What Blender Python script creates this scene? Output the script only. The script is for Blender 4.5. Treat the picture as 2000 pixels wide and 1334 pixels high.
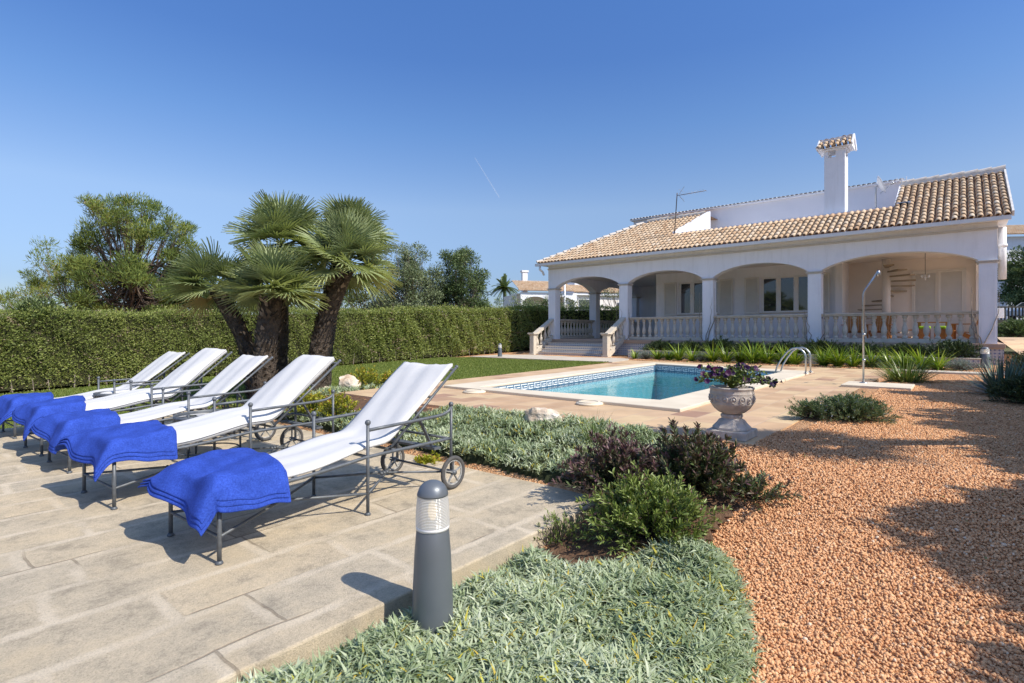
import bpy, math, random
import numpy as np
from mathutils import Matrix, Vector
rng = np.random.default_rng(7)
random.seed(7)
PI = math.pi
R = math.radians
for o in list(bpy.data.objects):
    bpy.data.objects.remove(o)
scene = bpy.context.scene
col = scene.collection

# ------------------------------------------------------------------ camera, sky, sun, exposure
cam_d = bpy.data.cameras.new('camera')
cam = bpy.data.objects.new('camera', cam_d)
col.objects.link(cam)
cam.location = (0, 0, 1.58)
cam.rotation_euler = (R(90), 0, 0)
cam_d.sensor_width = 36
cam_d.lens = 18.72
cam_d.shift_y = -0.0095
cam_d.clip_start = 0.05
cam_d.clip_end = 6000
scene.camera = cam

SUN_EL, SUN_DIR = R(45), (0.82, -0.573)
world = bpy.data.worlds.new('World')
scene.world = world
world.use_nodes = True
wn = world.node_tree
bg = wn.nodes['Background']
sky = wn.nodes.new('ShaderNodeTexSky')
sky.sky_type = 'NISHITA'
sky.sun_disc = False
sky.sun_elevation = SUN_EL
sky.sun_rotation = math.atan2(SUN_DIR[0], SUN_DIR[1])
sky.altitude = 0
sky.air_density = 1.0
sky.dust_density = 0.6
sky.ozone_density = 2.5
# sky tinted deeper blue, horizon dimmed; unseen zenith raised to light the shaded facade
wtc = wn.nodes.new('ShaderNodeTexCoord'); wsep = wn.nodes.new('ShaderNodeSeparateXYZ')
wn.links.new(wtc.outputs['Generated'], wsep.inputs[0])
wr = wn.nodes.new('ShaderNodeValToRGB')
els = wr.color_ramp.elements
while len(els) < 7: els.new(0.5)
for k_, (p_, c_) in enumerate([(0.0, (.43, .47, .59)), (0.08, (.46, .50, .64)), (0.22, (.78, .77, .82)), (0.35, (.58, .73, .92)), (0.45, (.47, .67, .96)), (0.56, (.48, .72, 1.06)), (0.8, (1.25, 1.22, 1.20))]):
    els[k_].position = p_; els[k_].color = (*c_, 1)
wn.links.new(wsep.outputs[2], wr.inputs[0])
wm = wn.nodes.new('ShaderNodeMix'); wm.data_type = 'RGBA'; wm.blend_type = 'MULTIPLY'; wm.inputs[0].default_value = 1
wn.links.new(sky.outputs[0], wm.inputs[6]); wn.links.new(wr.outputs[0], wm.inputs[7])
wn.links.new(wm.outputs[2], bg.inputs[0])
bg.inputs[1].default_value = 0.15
sun_d = bpy.data.lights.new('sun', 'SUN')
sun_d.energy = 4.4
sun_d.angle = R(0.53)
sun_d.color = (1, 0.92, 0.80)
sun = bpy.data.objects.new('sun', sun_d)
col.objects.link(sun)
sv = Vector((SUN_DIR[0] * math.cos(SUN_EL), SUN_DIR[1] * math.cos(SUN_EL), math.sin(SUN_EL)))
sun.rotation_euler = sv.to_track_quat('Z', 'Y').to_euler()
sun.location = sv * 60
scene.view_settings.view_transform = 'Standard'
scene.view_settings.look = 'None'
scene.view_settings.exposure = 0.33
scene.view_settings.gamma = 1
scene.cycles.max_bounces = 8
scene.cycles.transparent_max_bounces = 12

# ------------------------------------------------------------------ frames
UA = R(49.8)                      # the house and the pool stand turned by this
UX, UY = math.cos(UA), math.sin(UA)
def xy(s, w): return (s * UX - w * UY, s * UY + w * UX)
def sw(x, y): return (x * UX + y * UY, -x * UY + y * UX)
def sstep(t):
    t = np.clip(t, 0, 1)
    return t * t * (3 - 2 * t)
def gh(s, w):
    s = np.asarray(s, float); w = np.asarray(w, float)
    left = np.clip(0.05 + 0.0255 * (s - 1.8), -0.1, 0.9)
    right = 0.48 * sstep((s - 2.7) / 3.0)
    right = np.where((s > 19.0) & (w < 1.0), right + 0.1 * sstep((s - 19) / 2), right)
    b = sstep((w - 7.5) / 5)
    h = left * b + right * (1 - b)
    h = np.where((s < 4.0) & (w > 2.25) & (w < 10.8), np.minimum(h, 0.03), h)
    return h
def ghx(x, y):
    s, w = sw(x, y)
    return float(gh(s, w))

# ------------------------------------------------------------------ materials
def newmat(name):
    m = bpy.data.materials.new(name)
    m.use_nodes = True
    nt = m.node_tree
    return m, nt, nt.nodes['Principled BSDF'], nt.nodes['Material Output']
def ramp(nt, stops, src, interp='LINEAR'):
    r = nt.nodes.new('ShaderNodeValToRGB')
    r.color_ramp.interpolation = interp
    e = r.color_ramp.elements
    while len(e) < len(stops): e.new(0.5)
    for k, (p, c) in enumerate(stops):
        e[k].position = p
        e[k].color = (*c, 1)
    nt.links.new(src, r.inputs[0])
    return r
def noise(nt, scale, detail=4, vec=None, rough=0.5, dist=0):
    n = nt.nodes.new('ShaderNodeTexNoise')
    n.inputs['Scale'].default_value = scale
    n.inputs['Detail'].default_value = detail
    n.inputs['Roughness'].default_value = rough
    n.inputs['Distortion'].default_value = dist
    if vec is None:
        tc = nt.nodes.get('TC') or nt.nodes.new('ShaderNodeTexCoord')
        tc.name = 'TC'
        vec = tc.outputs['Object']
    nt.links.new(vec, n.inputs['Vector'])
    return n
def mixc(nt, fac, a, b, mode='MIX'):
    m = nt.nodes.new('ShaderNodeMix')
    m.data_type = 'RGBA'
    m.blend_type = mode
    for sock, val in ((m.inputs[0], fac), (m.inputs[6], a), (m.inputs[7], b)):
        if isinstance(val, (int, float)): sock.default_value = val
        elif isinstance(val, tuple): sock.default_value = (*val, 1)
        else: nt.links.new(val, sock)
    return m.outputs[2]
def bump(nt, h, strength, dist=0.01, bs=None):
    b = nt.nodes.new('ShaderNodeBump')
    b.inputs['Strength'].default_value = strength
    b.inputs['Distance'].default_value = dist
    nt.links.new(h, b.inputs['Height'])
    if bs: nt.links.new(b.outputs[0], bs.inputs['Normal'])
    return b
def surf(name, c1, c2=None, rough=0.6, nscale=5, bscale=40, bstr=0.2, bdist=0.005, metal=0, spec=0.4, detail=5, sharp=0.25):
    m, nt, bs, out = newmat(name)
    c2 = c2 or tuple(x * 0.8 for x in c1)
    n = noise(nt, nscale, detail)
    r = ramp(nt, [(0.5 - sharp, c2), (0.5 + sharp, c1)], n.outputs[0])
    nt.links.new(r.outputs[0], bs.inputs['Base Color'])
    bs.inputs['Roughness'].default_value = rough
    bs.inputs['Metallic'].default_value = metal
    bs.inputs['Specular IOR Level'].default_value = spec
    if bstr:
        bump(nt, noise(nt, bscale, 4).outputs[0], bstr, bdist, bs)
    return m
def leafmat(name, stops, rough=0.5, trans=0.25, spec=0.3, tcol=None):
    m, nt, bs, out = newmat(name)
    at = nt.nodes.new('ShaderNodeAttribute')
    at.attribute_name = 'rnd'
    r = ramp(nt, stops, at.outputs['Fac'])
    nt.links.new(r.outputs[0], bs.inputs['Base Color'])
    bs.inputs['Roughness'].default_value = rough
    bs.inputs['Specular IOR Level'].default_value = spec
    if trans:
        t = nt.nodes.new('ShaderNodeBsdfTranslucent')
        c = mixc(nt, 1.0, r.outputs[0], tcol or (1.0, 1.0, 0.5), 'MULTIPLY')
        g = nt.nodes.new('ShaderNodeMixShader')
        nt.links.new(c, t.inputs[0])
        g.inputs[0].default_value = trans
        nt.links.new(bs.outputs[0], g.inputs[1])
        nt.links.new(t.outputs[0], g.inputs[2])
        nt.links.new(g.outputs[0], out.inputs[0])
    return m
def attrmat(name, stops, rough=0.8, bscale=0, bstr=0.0, nmix=0.0, nscale=3, ncol=(0.1, 0.08, 0.06)):
    m, nt, bs, out = newmat(name)
    at = nt.nodes.new('ShaderNodeAttribute')
    at.attribute_name = 'rnd'
    r = ramp(nt, stops, at.outputs['Fac'])
    c = r.outputs[0]
    if nmix:
        n = noise(nt, nscale, 5)
        rr = ramp(nt, [(0.45, (0, 0, 0)), (0.75, (nmix, nmix, nmix))], n.outputs[0])
        c = mixc(nt, rr.outputs[0], c, ncol)
    nt.links.new(c, bs.inputs['Base Color'])
    bs.inputs['Roughness'].default_value = rough
    bs.inputs['Specular IOR Level'].default_value = 0.25
    if bstr: bump(nt, noise(nt, bscale, 3).outputs[0], bstr, 0.004, bs)
    return m

M = {}
M['stucco'] = surf('stucco', (0.86, 0.87, 0.91), (0.81, 0.82, 0.86), 0.85, 1.2, 60, 0.25, 0.006, spec=0.2)
def weathered(m):
    # faint drips and patches of the real paint
    nt = m.node_tree; bs = nt.nodes['Principled BSDF']
    l = bs.inputs['Base Color'].links[0].from_socket
    tc = nt.nodes['TC']
    mp = nt.nodes.new('ShaderNodeMapping'); mp.inputs['Scale'].default_value = (3.5, 3.5, .35)
    nt.links.new(tc.outputs['Object'], mp.inputs['Vector'])
    g = ramp(nt, [(0.36, (0.94, 0.94, 0.935)), (0.50, (1, 1, 1))], noise(nt, 1.6, 7, mp.outputs[0], 0.7).outputs[0])
    g2 = ramp(nt, [(0.40, (0.965, 0.965, 0.965)), (0.48, (1, 1, 1))], noise(nt, 0.7, 8, tc.outputs['Object'], 0.7).outputs[0])
    c = mixc(nt, 1, l, g.outputs[0], 'MULTIPLY')
    nt.links.new(mixc(nt, 1, c, g2.outputs[0], 'MULTIPLY'), bs.inputs['Base Color'])
weathered(M['stucco'])
M['stucco_warm'] = surf('stucco_warm', (0.84, 0.79, 0.74), (0.78, 0.73, 0.68), 0.85, 1.2, 60, 0.2, 0.006, spec=0.2)
M['cast'] = surf('cast_stone', (0.66, 0.59, 0.49), (0.52, 0.46, 0.38), 0.85, 6, 80, 0.3, 0.004, spec=0.2)
M['urn'] = surf('urn_stone', (0.62, 0.56, 0.50), (0.40, 0.36, 0.32), 0.9, 14, 120, 0.5, 0.004, spec=0.15)
M['trim'] = surf('capital_paint', (0.60, 0.57, 0.54), (0.52, 0.49, 0.46), 0.8, 4, 60, 0.2)
M['white_metal'] = surf('white_metal', (0.80, 0.80, 0.80), (0.74, 0.74, 0.74), 0.4, 4, 60, 0.05)
M['shutter'] = surf('shutter_paint', (0.74, 0.73, 0.70), (0.68, 0.67, 0.64), 0.5, 4, 60, 0.05)
M['iron'] = surf('lounger_iron', (0.150, 0.165, 0.185), (0.085, 0.095, 0.105), 0.5, 25, 120, 0.15, 0.001, metal=0.25, spec=0.5)
M['bollard'] = surf('bollard_paint', (0.155, 0.175, 0.20), (0.135, 0.155, 0.175), 0.4, 6, 200, 0.08, 0.0006, metal=0.3, spec=0.5)
M['steel'] = surf('steel', (0.52, 0.53, 0.53), (0.44, 0.45, 0.45), 0.34, 8, 60, 0.02, metal=0.95)
M['rubber'] = surf('rubber', (0.06, 0.06, 0.062), (0.10, 0.095, 0.09), 0.8, 30, 80, 0.2)
M['rim'] = surf('wheel_rim', (0.52, 0.52, 0.50), (0.16, 0.16, 0.16), 0.6, 40, 80, 0.2, metal=0.2)
M['wood'] = surf('patio_wood', (0.52, 0.24, 0.07), (0.38, 0.16, 0.045), 0.5, 12, 60, 0.1)
M['tread'] = surf('stair_tread', (0.42, 0.35, 0.26), (0.30, 0.25, 0.18), 0.7, 8, 60, 0.1)
M['green_cushion'] = surf('green_cushion', (0.35, 0.60, 0.03), (0.28, 0.50, 0.02), 0.7, 8, 60, 0.1)
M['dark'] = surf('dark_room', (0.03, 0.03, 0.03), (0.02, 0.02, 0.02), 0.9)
M['bark'] = surf('bark', (0.16, 0.12, 0.09), (0.07, 0.055, 0.045), 0.95, 12, 40, 0.8, 0.03)
M['bark_pale'] = surf('bark_pale', (0.36, 0.31, 0.26), (0.20, 0.17, 0.14), 0.95, 12, 40, 0.5, 0.02)
M['palm_trunk'] = surf('palm_trunk', (0.125, 0.095, 0.07), (0.035, 0.028, 0.022), 0.95, 14, 30, 1.0, 0.05)
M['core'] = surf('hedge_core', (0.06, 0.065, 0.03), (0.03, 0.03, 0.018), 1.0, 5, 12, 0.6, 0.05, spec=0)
M['soil'] = surf('soil', (0.20, 0.12, 0.075), (0.10, 0.062, 0.04), 0.95, 12, 60, 0.8, 0.02, spec=0.1)
M['rock'] = surf('rock', (0.78, 0.73, 0.64), (0.48, 0.34, 0.22), 0.9, 5, 18, 0.8, 0.03, spec=0.15)
M['net'] = surf('shade_net', (0.03, 0.22, 0.17), (0.02, 0.15, 0.12), 0.8)
M['gable_stone'] = surf('pale_stone', (0.60, 0.54, 0.46), (0.48, 0.42, 0.34), 0.9, 3, 50, 0.4, 0.005, spec=0.15)
M['earth'] = surf('earth', (0.24, 0.18, 0.11), (0.13, 0.13, 0.06), 0.95, 0.15, 3, 0.4, 0.1, spec=0.1)
M['asphalt'] = surf('asphalt', (0.07, 0.07, 0.07), (0.05, 0.05, 0.05), 0.9, 2, 60, 0.3)

M['pine'] = leafmat('pine_needles', [(0, (0.06, 0.095, 0.03)), (0.45, (0.16, 0.23, 0.055)), (0.85, (0.32, 0.36, 0.09)), (1, (0.37, 0.27, 0.14))], 0.6, 0.35)
M['olive'] = leafmat('olive_leaves', [(0, (0.08, 0.11, 0.055)), (0.5, (0.19, 0.24, 0.12)), (1, (0.38, 0.43, 0.26))], 0.55, 0.2)
M['olive_dark'] = leafmat('evergreen_leaves', [(0, (0.04, 0.065, 0.03)), (0.5, (0.10, 0.155, 0.055)), (1, (0.24, 0.29, 0.13))], 0.5, 0.2)
M['hedge'] = leafmat('hedge_leaves', [(0, (0.11, 0.145, 0.042)), (0.35, (0.235, 0.29, 0.080)), (0.8, (0.41, 0.45, 0.14)), (0.94, (0.50, 0.50, 0.21)), (1, (0.44, 0.35, 0.25))], 0.5, 0.35)
M['palm'] = leafmat('palm_leaves', [(0, (0.13, 0.175, 0.10)), (0.38, (0.28, 0.345, 0.17)), (0.66, (0.42, 0.47, 0.22)), (0.82, (0.64, 0.58, 0.27)), (1, (0.54, 0.38, 0.20))], 0.42, 0.3, 0.45)
M['palm_fibre'] = leafmat('palm_fibre', [(0, (0.03, 0.024, 0.02)), (0.7, (0.13, 0.10, 0.07)), (1, (0.32, 0.26, 0.20))], 0.9, 0)
M['silver'] = leafmat('silver_leaves', [(0, (0.15, 0.22, 0.095)), (0.40, (0.32, 0.395, 0.225)), (0.80, (0.55, 0.61, 0.43)), (0.93, (0.62, 0.66, 0.52)), (0.955, (0.52, 0.52, 0.07)), (1, (0.55, 0.38, 0.06))], 0.6, 0.2)
M['agap'] = leafmat('strap_leaves', [(0, (0.08, 0.15, 0.02)), (0.5, (0.19, 0.31, 0.035)), (1, (0.42, 0.50, 0.08))], 0.35, 0.3, 0.5)
M['clump'] = leafmat('grassy_leaves', [(0, (0.06, 0.10, 0.03)), (0.6, (0.15, 0.22, 0.05)), (1, (0.33, 0.36, 0.12))], 0.4, 0.25, 0.5)
M['creeper'] = leafmat('creeper_leaves', [(0, (0.02, 0.035, 0.018)), (0.6, (0.05, 0.08, 0.035)), (1, (0.10, 0.14, 0.06))], 0.5, 0.15)
M['lavender'] = leafmat('grey_leaves', [(0, (0.16, 0.20, 0.17)), (0.6, (0.28, 0.34, 0.30)), (1, (0.42, 0.48, 0.44))], 0.7, 0.1)
M['juniper'] = leafmat('juniper_leaves', [(0, (0.07, 0.11, 0.06)), (0.6, (0.15, 0.22, 0.10)), (0.9, (0.24, 0.31, 0.16)), (1, (0.33, 0.36, 0.46))], 0.6, 0.15)
M['purple'] = leafmat('purple_leaves', [(0, (0.045, 0.075, 0.025)), (0.40, (0.11, 0.16, 0.055)), (0.62, (0.13, 0.11, 0.075)), (0.85, (0.17, 0.085, 0.095)), (1, (0.24, 0.15, 0.16))], 0.4, 0.15, 0.45, (1, 0.7, 0.6))
M['greenleaf'] = leafmat('green_leaves', [(0, (0.07, 0.11, 0.025)), (0.5, (0.17, 0.235, 0.05)), (0.92, (0.30, 0.37, 0.11)), (1, (0.16, 0.07, 0.07))], 0.4, 0.2, 0.45)
M['yellow'] = leafmat('yellow_green_leaves', [(0, (0.10, 0.15, 0.02)), (0.5, (0.28, 0.32, 0.03)), (0.85, (0.50, 0.46, 0.05)), (1, (0.50, 0.22, 0.08))], 0.45, 0.25)
M['agave'] = leafmat('agave_leaves', [(0, (0.07, 0.12, 0.09)), (1, (0.17, 0.25, 0.19))], 0.45, 0.05)
M['petal'] = leafmat('petals', [(0, (0.022, 0.006, 0.04)), (0.6, (0.045, 0.010, 0.085)), (1, (0.085, 0.02, 0.06))], 0.5, 0.2, 0.3, (1, 0.6, 1))
M['grass'] = leafmat('grass_blades', [(0, (0.10, 0.15, 0.03)), (0.6, (0.19, 0.26, 0.05)), (1, (0.36, 0.38, 0.12))], 0.5, 0.3)
M['pebble'] = attrmat('pebbles', [(0, (0.38, 0.165, 0.075)), (0.3, (0.60, 0.31, 0.15)), (0.7, (0.75, 0.44, 0.235)), (0.96, (0.80, 0.53, 0.32)), (1, (0.74, 0.60, 0.45))], 0.8, 90, 0.3)
M['tile'] = attrmat('roof_tile', [(0, (0.48, 0.30, 0.18)), (0.35, (0.62, 0.43, 0.27)), (0.75, (0.70, 0.53, 0.36)), (1, (0.75, 0.61, 0.46))], 0.85, 40, 0.3, 0.30, 1.6, (0.34, 0.26, 0.19))

def gravel_ground():
    m, nt, bs, out = newmat('gravel_ground')
    tc = nt.nodes.new('ShaderNodeTexCoord')
    v = nt.nodes.new('ShaderNodeTexVoronoi')
    v.inputs['Scale'].default_value = 55
    nt.links.new(tc.outputs['Object'], v.inputs['Vector'])
    sep = nt.nodes.new('ShaderNodeSeparateColor')
    nt.links.new(v.outputs['Color'], sep.inputs[0])
    r = ramp(nt, [(0, (0.42, 0.20, 0.095)), (0.5, (0.64, 0.36, 0.185)), (1, (0.76, 0.48, 0.275))], sep.outputs[0])
    big = ramp(nt, [(0.35, (0.90, 0.88, 0.86)), (0.7, (1, 1, 1))], noise(nt, 0.7, 4, tc.outputs['Object']).outputs[0])
    c = mixc(nt, 1.0, r.outputs[0], big.outputs[0], 'MULTIPLY')
    # bare earth beyond the garden
    ln = nt.nodes.new('ShaderNodeVectorMath'); ln.operation = 'LENGTH'
    nt.links.new(tc.outputs['Object'], ln.inputs[0])
    rr = nt.nodes.new('ShaderNodeMapRange')
    rr.inputs[1].default_value = 30; rr.inputs[2].default_value = 34
    nt.links.new(ln.outputs['Value'], rr.inputs[0])
    e = ramp(nt, [(0.3, (0.12, 0.13, 0.05)), (0.7, (0.26, 0.20, 0.12))], noise(nt, 0.08, 6, tc.outputs['Object']).outputs[0])
    c = mixc(nt, rr.outputs[0], c, e.outputs[0])
    nt.links.new(c, bs.inputs['Base Color'])
    bs.inputs['Roughness'].default_value = 0.9
    bs.inputs['Specular IOR Level'].default_value = 0.15
    inv = nt.nodes.new('ShaderNodeMath'); inv.operation = 'SUBTRACT'
    inv.inputs[0].default_value = 1
    nt.links.new(v.outputs['Distance'], inv.inputs[1])
    bump(nt, inv.outputs[0], 0.9, 0.02, bs)
    return m
M['gravel'] = gravel_ground()

def turned(nt, ang=UA, scale=(1, 1, 1)):
    tc = nt.nodes.get('TC') or nt.nodes.new('ShaderNodeTexCoord')
    tc.name = 'TC'
    mp = nt.nodes.new('ShaderNodeMapping')
    mp.vector_type = 'POINT'
    mp.inputs['Scale'].default_value = scale
    nt.links.new(tc.outputs['Object'], mp.inputs['Vector'])
    return mp.outputs[0]

def deck_mat():
    # long sandstone slabs; wide smeared pale mortar round greyer, rougher hearts; thin dark cracks on some joints
    m, nt, bs, out = newmat('deck_stone')
    v = turned(nt)
    wob = noise(nt, 1.6, 3, v)
    add = nt.nodes.new('ShaderNodeVectorMath'); add.operation = 'MULTIPLY_ADD'
    nt.links.new(wob.outputs['Color'], add.inputs[0])
    add.inputs[1].default_value = (0.10, 0.085, 0)
    nt.links.new(v, add.inputs[2])
    wob2 = noise(nt, 9, 8, v, 0.7)
    add2 = nt.nodes.new('ShaderNodeVectorMath'); add2.operation = 'MULTIPLY_ADD'
    nt.links.new(wob2.outputs['Color'], add2.inputs[0])
    add2.inputs[1].default_value = (0.075, 0.075, 0)
    nt.links.new(add.outputs[0], add2.inputs[2])
    def brick(vec, mortar, smooth):
        b = nt.nodes.new('ShaderNodeTexBrick')
        b.inputs['Scale'].default_value = 1
        b.inputs['Mortar Size'].default_value = mortar
        b.inputs['Mortar Smooth'].default_value = smooth
        b.inputs['Brick Width'].default_value = 1.02
        b.inputs['Row Height'].default_value = 0.43
        b.offset = 0.37; b.offset_frequency = 2
        b.squash = 0.8; b.squash_frequency = 3
        b.inputs['Color1'].default_value = (0, 0, 0, 1)
        b.inputs['Color2'].default_value = (1, 1, 1, 1)
        b.inputs['Mortar'].default_value = (0.5, 0.5, 0.5, 1)
        nt.links.new(vec, b.inputs['Vector'])
        return b
    wide = brick(add2.outputs[0], 0.055, 1.0)
    thin = brick(add.outputs[0], 0.010, 0.6)
    tonal = brick(add.outputs[0], 0.0, 0.0)
    sep = nt.nodes.new('ShaderNodeSeparateColor')
    nt.links.new(tonal.outputs['Color'], sep.inputs[0])
    per = ramp(nt, [(0, (0.53, 0.45, 0.33)), (0.5, (0.49, 0.43, 0.335)), (1, (0.56, 0.47, 0.34))], sep.outputs[0])
    grain = noise(nt, 110, 5, v, 0.8)
    stain = noise(nt, 4.6, 9, v, 0.80)
    st = ramp(nt, [(0.36, (0.66, 0.66, 0.655)), (0.48, (0.94, 0.93, 0.91)), (0.60, (1.10, 1.075, 1.03))], stain.outputs[0])
    gr = ramp(nt, [(0.28, (0.52, 0.51, 0.50)), (0.46, (0.98, 0.98, 0.98)), (0.72, (1.25, 1.24, 1.22))], grain.outputs[0])
    c = mixc(nt, 1.0, per.outputs[0], st.outputs[0], 'MULTIPLY')
    c = mixc(nt, 1.0, c, gr.outputs[0], 'MULTIPLY')
    # ochre bloom
    oc = ramp(nt, [(0.52, (0, 0, 0)), (0.74, (0.4, 0.4, 0.4))], noise(nt, 2.3, 5, v).outputs[0])
    c = mixc(nt, oc.outputs[0], c, (0.54, 0.43, 0.27))
    mor = mixc(nt, 0.8, (0.64, 0.555, 0.43), gr.outputs[0], 'MULTIPLY')
    brk = ramp(nt, [(0.32, (0.12, 0.12, 0.12)), (0.62, (.85, .85, .85))], noise(nt, 4.2, 4, v).outputs[0])
    mf = nt.nodes.new('ShaderNodeMath'); mf.operation = 'MULTIPLY'
    gm_ = nt.nodes.new('ShaderNodeMath'); gm_.operation = 'MULTIPLY_ADD'
    nt.links.new(noise(nt, 38, 6, v, 0.8).outputs[0], gm_.inputs[0]); gm_.inputs[1].default_value = 1.1
    nt.links.new(wide.outputs['Fac'], gm_.inputs[2])
    ms = nt.nodes.new('ShaderNodeMapRange'); ms.inputs[1].default_value = 0.66; ms.inputs[2].default_value = 1.36
    nt.links.new(gm_.outputs[0], ms.inputs[0])
    nt.links.new(ms.outputs[0], mf.inputs[0])
    nt.links.new(brk.outputs[0], mf.inputs[1])
    c = mixc(nt, mf.outputs[0], c, mor)
    crk = ramp(nt, [(0.54, (0, 0, 0)), (0.60, (1, 1, 1))], noise(nt, 1.3, 2, v).outputs[0])
    cf = nt.nodes.new('ShaderNodeMath'); cf.operation = 'MULTIPLY'
    nt.links.new(thin.outputs['Fac'], cf.inputs[0])
    nt.links.new(crk.outputs[0], cf.inputs[1])
    cf2 = nt.nodes.new('ShaderNodeMath'); cf2.operation = 'MULTIPLY'
    nt.links.new(cf.outputs[0], cf2.inputs[0]); cf2.inputs[1].default_value = 0.55
    c = mixc(nt, cf2.outputs[0], c, (0.19, 0.15, 0.11))
    nt.links.new(c, bs.inputs['Base Color'])
    bs.inputs['Roughness'].default_value = 0.88
    bs.inputs['Specular IOR Level'].default_value = 0.2
    b1 = bump(nt, grain.outputs[0], 0.9, 0.008)
    b2 = nt.nodes.new('ShaderNodeBump')
    b2.invert = True
    b2.inputs['Strength'].default_value = 0.6; b2.inputs['Distance'].default_value = 0.008
    nt.links.new(cf.outputs[0], b2.inputs['Height'])
    nt.links.new(b1.outputs[0], b2.inputs['Normal'])
    nt.links.new(b2.outputs[0], bs.inputs['Normal'])
    return m
M['deck'] = deck_mat()

def paving_mat():
    m, nt, bs, out = newmat('pool_paving')
    v = turned(nt)
    b = nt.nodes.new('ShaderNodeTexBrick')
    b.inputs['Scale'].default_value = 1
    b.inputs['Mortar Size'].default_value = 0.007
    b.inputs['Mortar Smooth'].default_value = 0.4
    b.inputs['Brick Width'].default_value = 0.56
    b.inputs['Row Height'].default_value = 0.37
    b.offset = 0.5
    b.inputs['Bias'].default_value = 0
    b.inputs['Color1'].default_value = (0, 0, 0, 1)
    b.inputs['Color2'].default_value = (1, 1, 1, 1)
    b.inputs['Mortar'].default_value = (0.5, 0.5, 0.5, 1)
    nt.links.new(v, b.inputs['Vector'])
    sep = nt.nodes.new('ShaderNodeSeparateColor')
    nt.links.new(b.outputs['Color'], sep.inputs[0])
    r = ramp(nt, [(0, (0.38, 0.235, 0.17)), (0.12, (0.52, 0.35, 0.22)), (0.5, (0.60, 0.43, 0.27)), (0.8, (0.62, 0.47, 0.29)), (1, (0.58, 0.40, 0.27))], sep.outputs[0])
    st = ramp(nt, [(0.3, (0.84, 0.82, 0.80)), (0.7, (1.08, 1.07, 1.04))], noise(nt, 2.5, 6, v).outputs[0])
    c = mixc(nt, 1.0, r.outputs[0], st.outputs[0], 'MULTIPLY')
    c = mixc(nt, b.outputs['Fac'], c, (0.50, 0.38, 0.28))
    nt.links.new(c, bs.inputs['Base Color'])
    bs.inputs['Roughness'].default_value = 0.75
    bs.inputs['Specular IOR Level'].default_value = 0.25
    b2 = bump(nt, b.outputs['Fac'], 0.4, 0.003, bs); b2.invert = True
    return m
M['paving'] = paving_mat()

def coping_mat():
    m = surf('coping_stone', (0.74, 0.66, 0.53), (0.62, 0.54, 0.42), 0.8, 2.5, 70, 0.25, 0.003, spec=0.2)
    return m
M['coping'] = coping_mat()

def lawn_mat():
    m, nt, bs, out = newmat('lawn_ground')
    a = noise(nt, 1.1, 5); b = noise(nt, 45, 5, None, 0.7)
    r = ramp(nt, [(0.3, (0.10, 0.135, 0.035)), (0.7, (0.20, 0.215, 0.06))], a.outputs[0])
    g = ramp(nt, [(0.3, (0.55, 0.55, 0.55)), (0.7, (1.25, 1.25, 1.2))], b.outputs[0])
    nt.links.new(mixc(nt, 1, r.outputs[0], g.outputs[0], 'MULTIPLY'), bs.inputs['Base Color'])
    bs.inputs['Roughness'].default_value = 0.95
    bs.inputs['Specular IOR Level'].default_value = 0.1
    bump(nt, b.outputs[0], 0.8, 0.03, bs)
    return m
M['lawn'] = lawn_mat()

def azulejo_mat():
    # small blue and white glazed tiles on plinth and step risers
    m, nt, bs, out = newmat('patterned_tile')
    tc = nt.nodes.new('ShaderNodeTexCoord')
    sp = nt.nodes.new('ShaderNodeSeparateXYZ')
    nt.links.new(tc.outputs['Object'], sp.inputs[0])
    def wave(src, k):
        a = nt.nodes.new('ShaderNodeMath'); a.operation = 'MULTIPLY'
        nt.links.new(src, a.inputs[0]); a.inputs[1].default_value = k
        b = nt.nodes.new('ShaderNodeMath'); b.operation = 'SINE'
        nt.links.new(a.outputs[0], b.inputs[0])
        c = nt.nodes.new('ShaderNodeMath'); c.operation = 'ABSOLUTE'
        nt.links.new(b.outputs[0], c.inputs[0])
        return c.outputs[0]
    k = PI / 0.10
    a = wave(sp.outputs[1], k); b = wave(sp.outputs[2], k)
    mu = nt.nodes.new('ShaderNodeMath'); mu.operation = 'MULTIPLY'
    nt.links.new(a, mu.inputs[0]); nt.links.new(b, mu.inputs[1])
    a2 = wave(sp.outputs[1], k * 2); b2 = wave(sp.outputs[2], k * 2)
    mu2 = nt.nodes.new('ShaderNodeMath'); mu2.operation = 'MULTIPLY'
    nt.links.new(a2, mu2.inputs[0]); nt.links.new(b2, mu2.inputs[1])
    sm = nt.nodes.new('ShaderNodeMath'); sm.operation = 'SUBTRACT'
    nt.links.new(mu.outputs[0], sm.inputs[0]); nt.links.new(mu2.outputs[0], sm.inputs[1])
    r = ramp(nt, [(0.25, (0.62, 0.60, 0.58)), (0.40, (0.16, 0.20, 0.36))], sm.outputs[0])
    nt.links.new(r.outputs[0], bs.inputs['Base Color'])
    bs.inputs['Roughness'].default_value = 0.3
    return m
M['azulejo'] = azulejo_mat()

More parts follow.
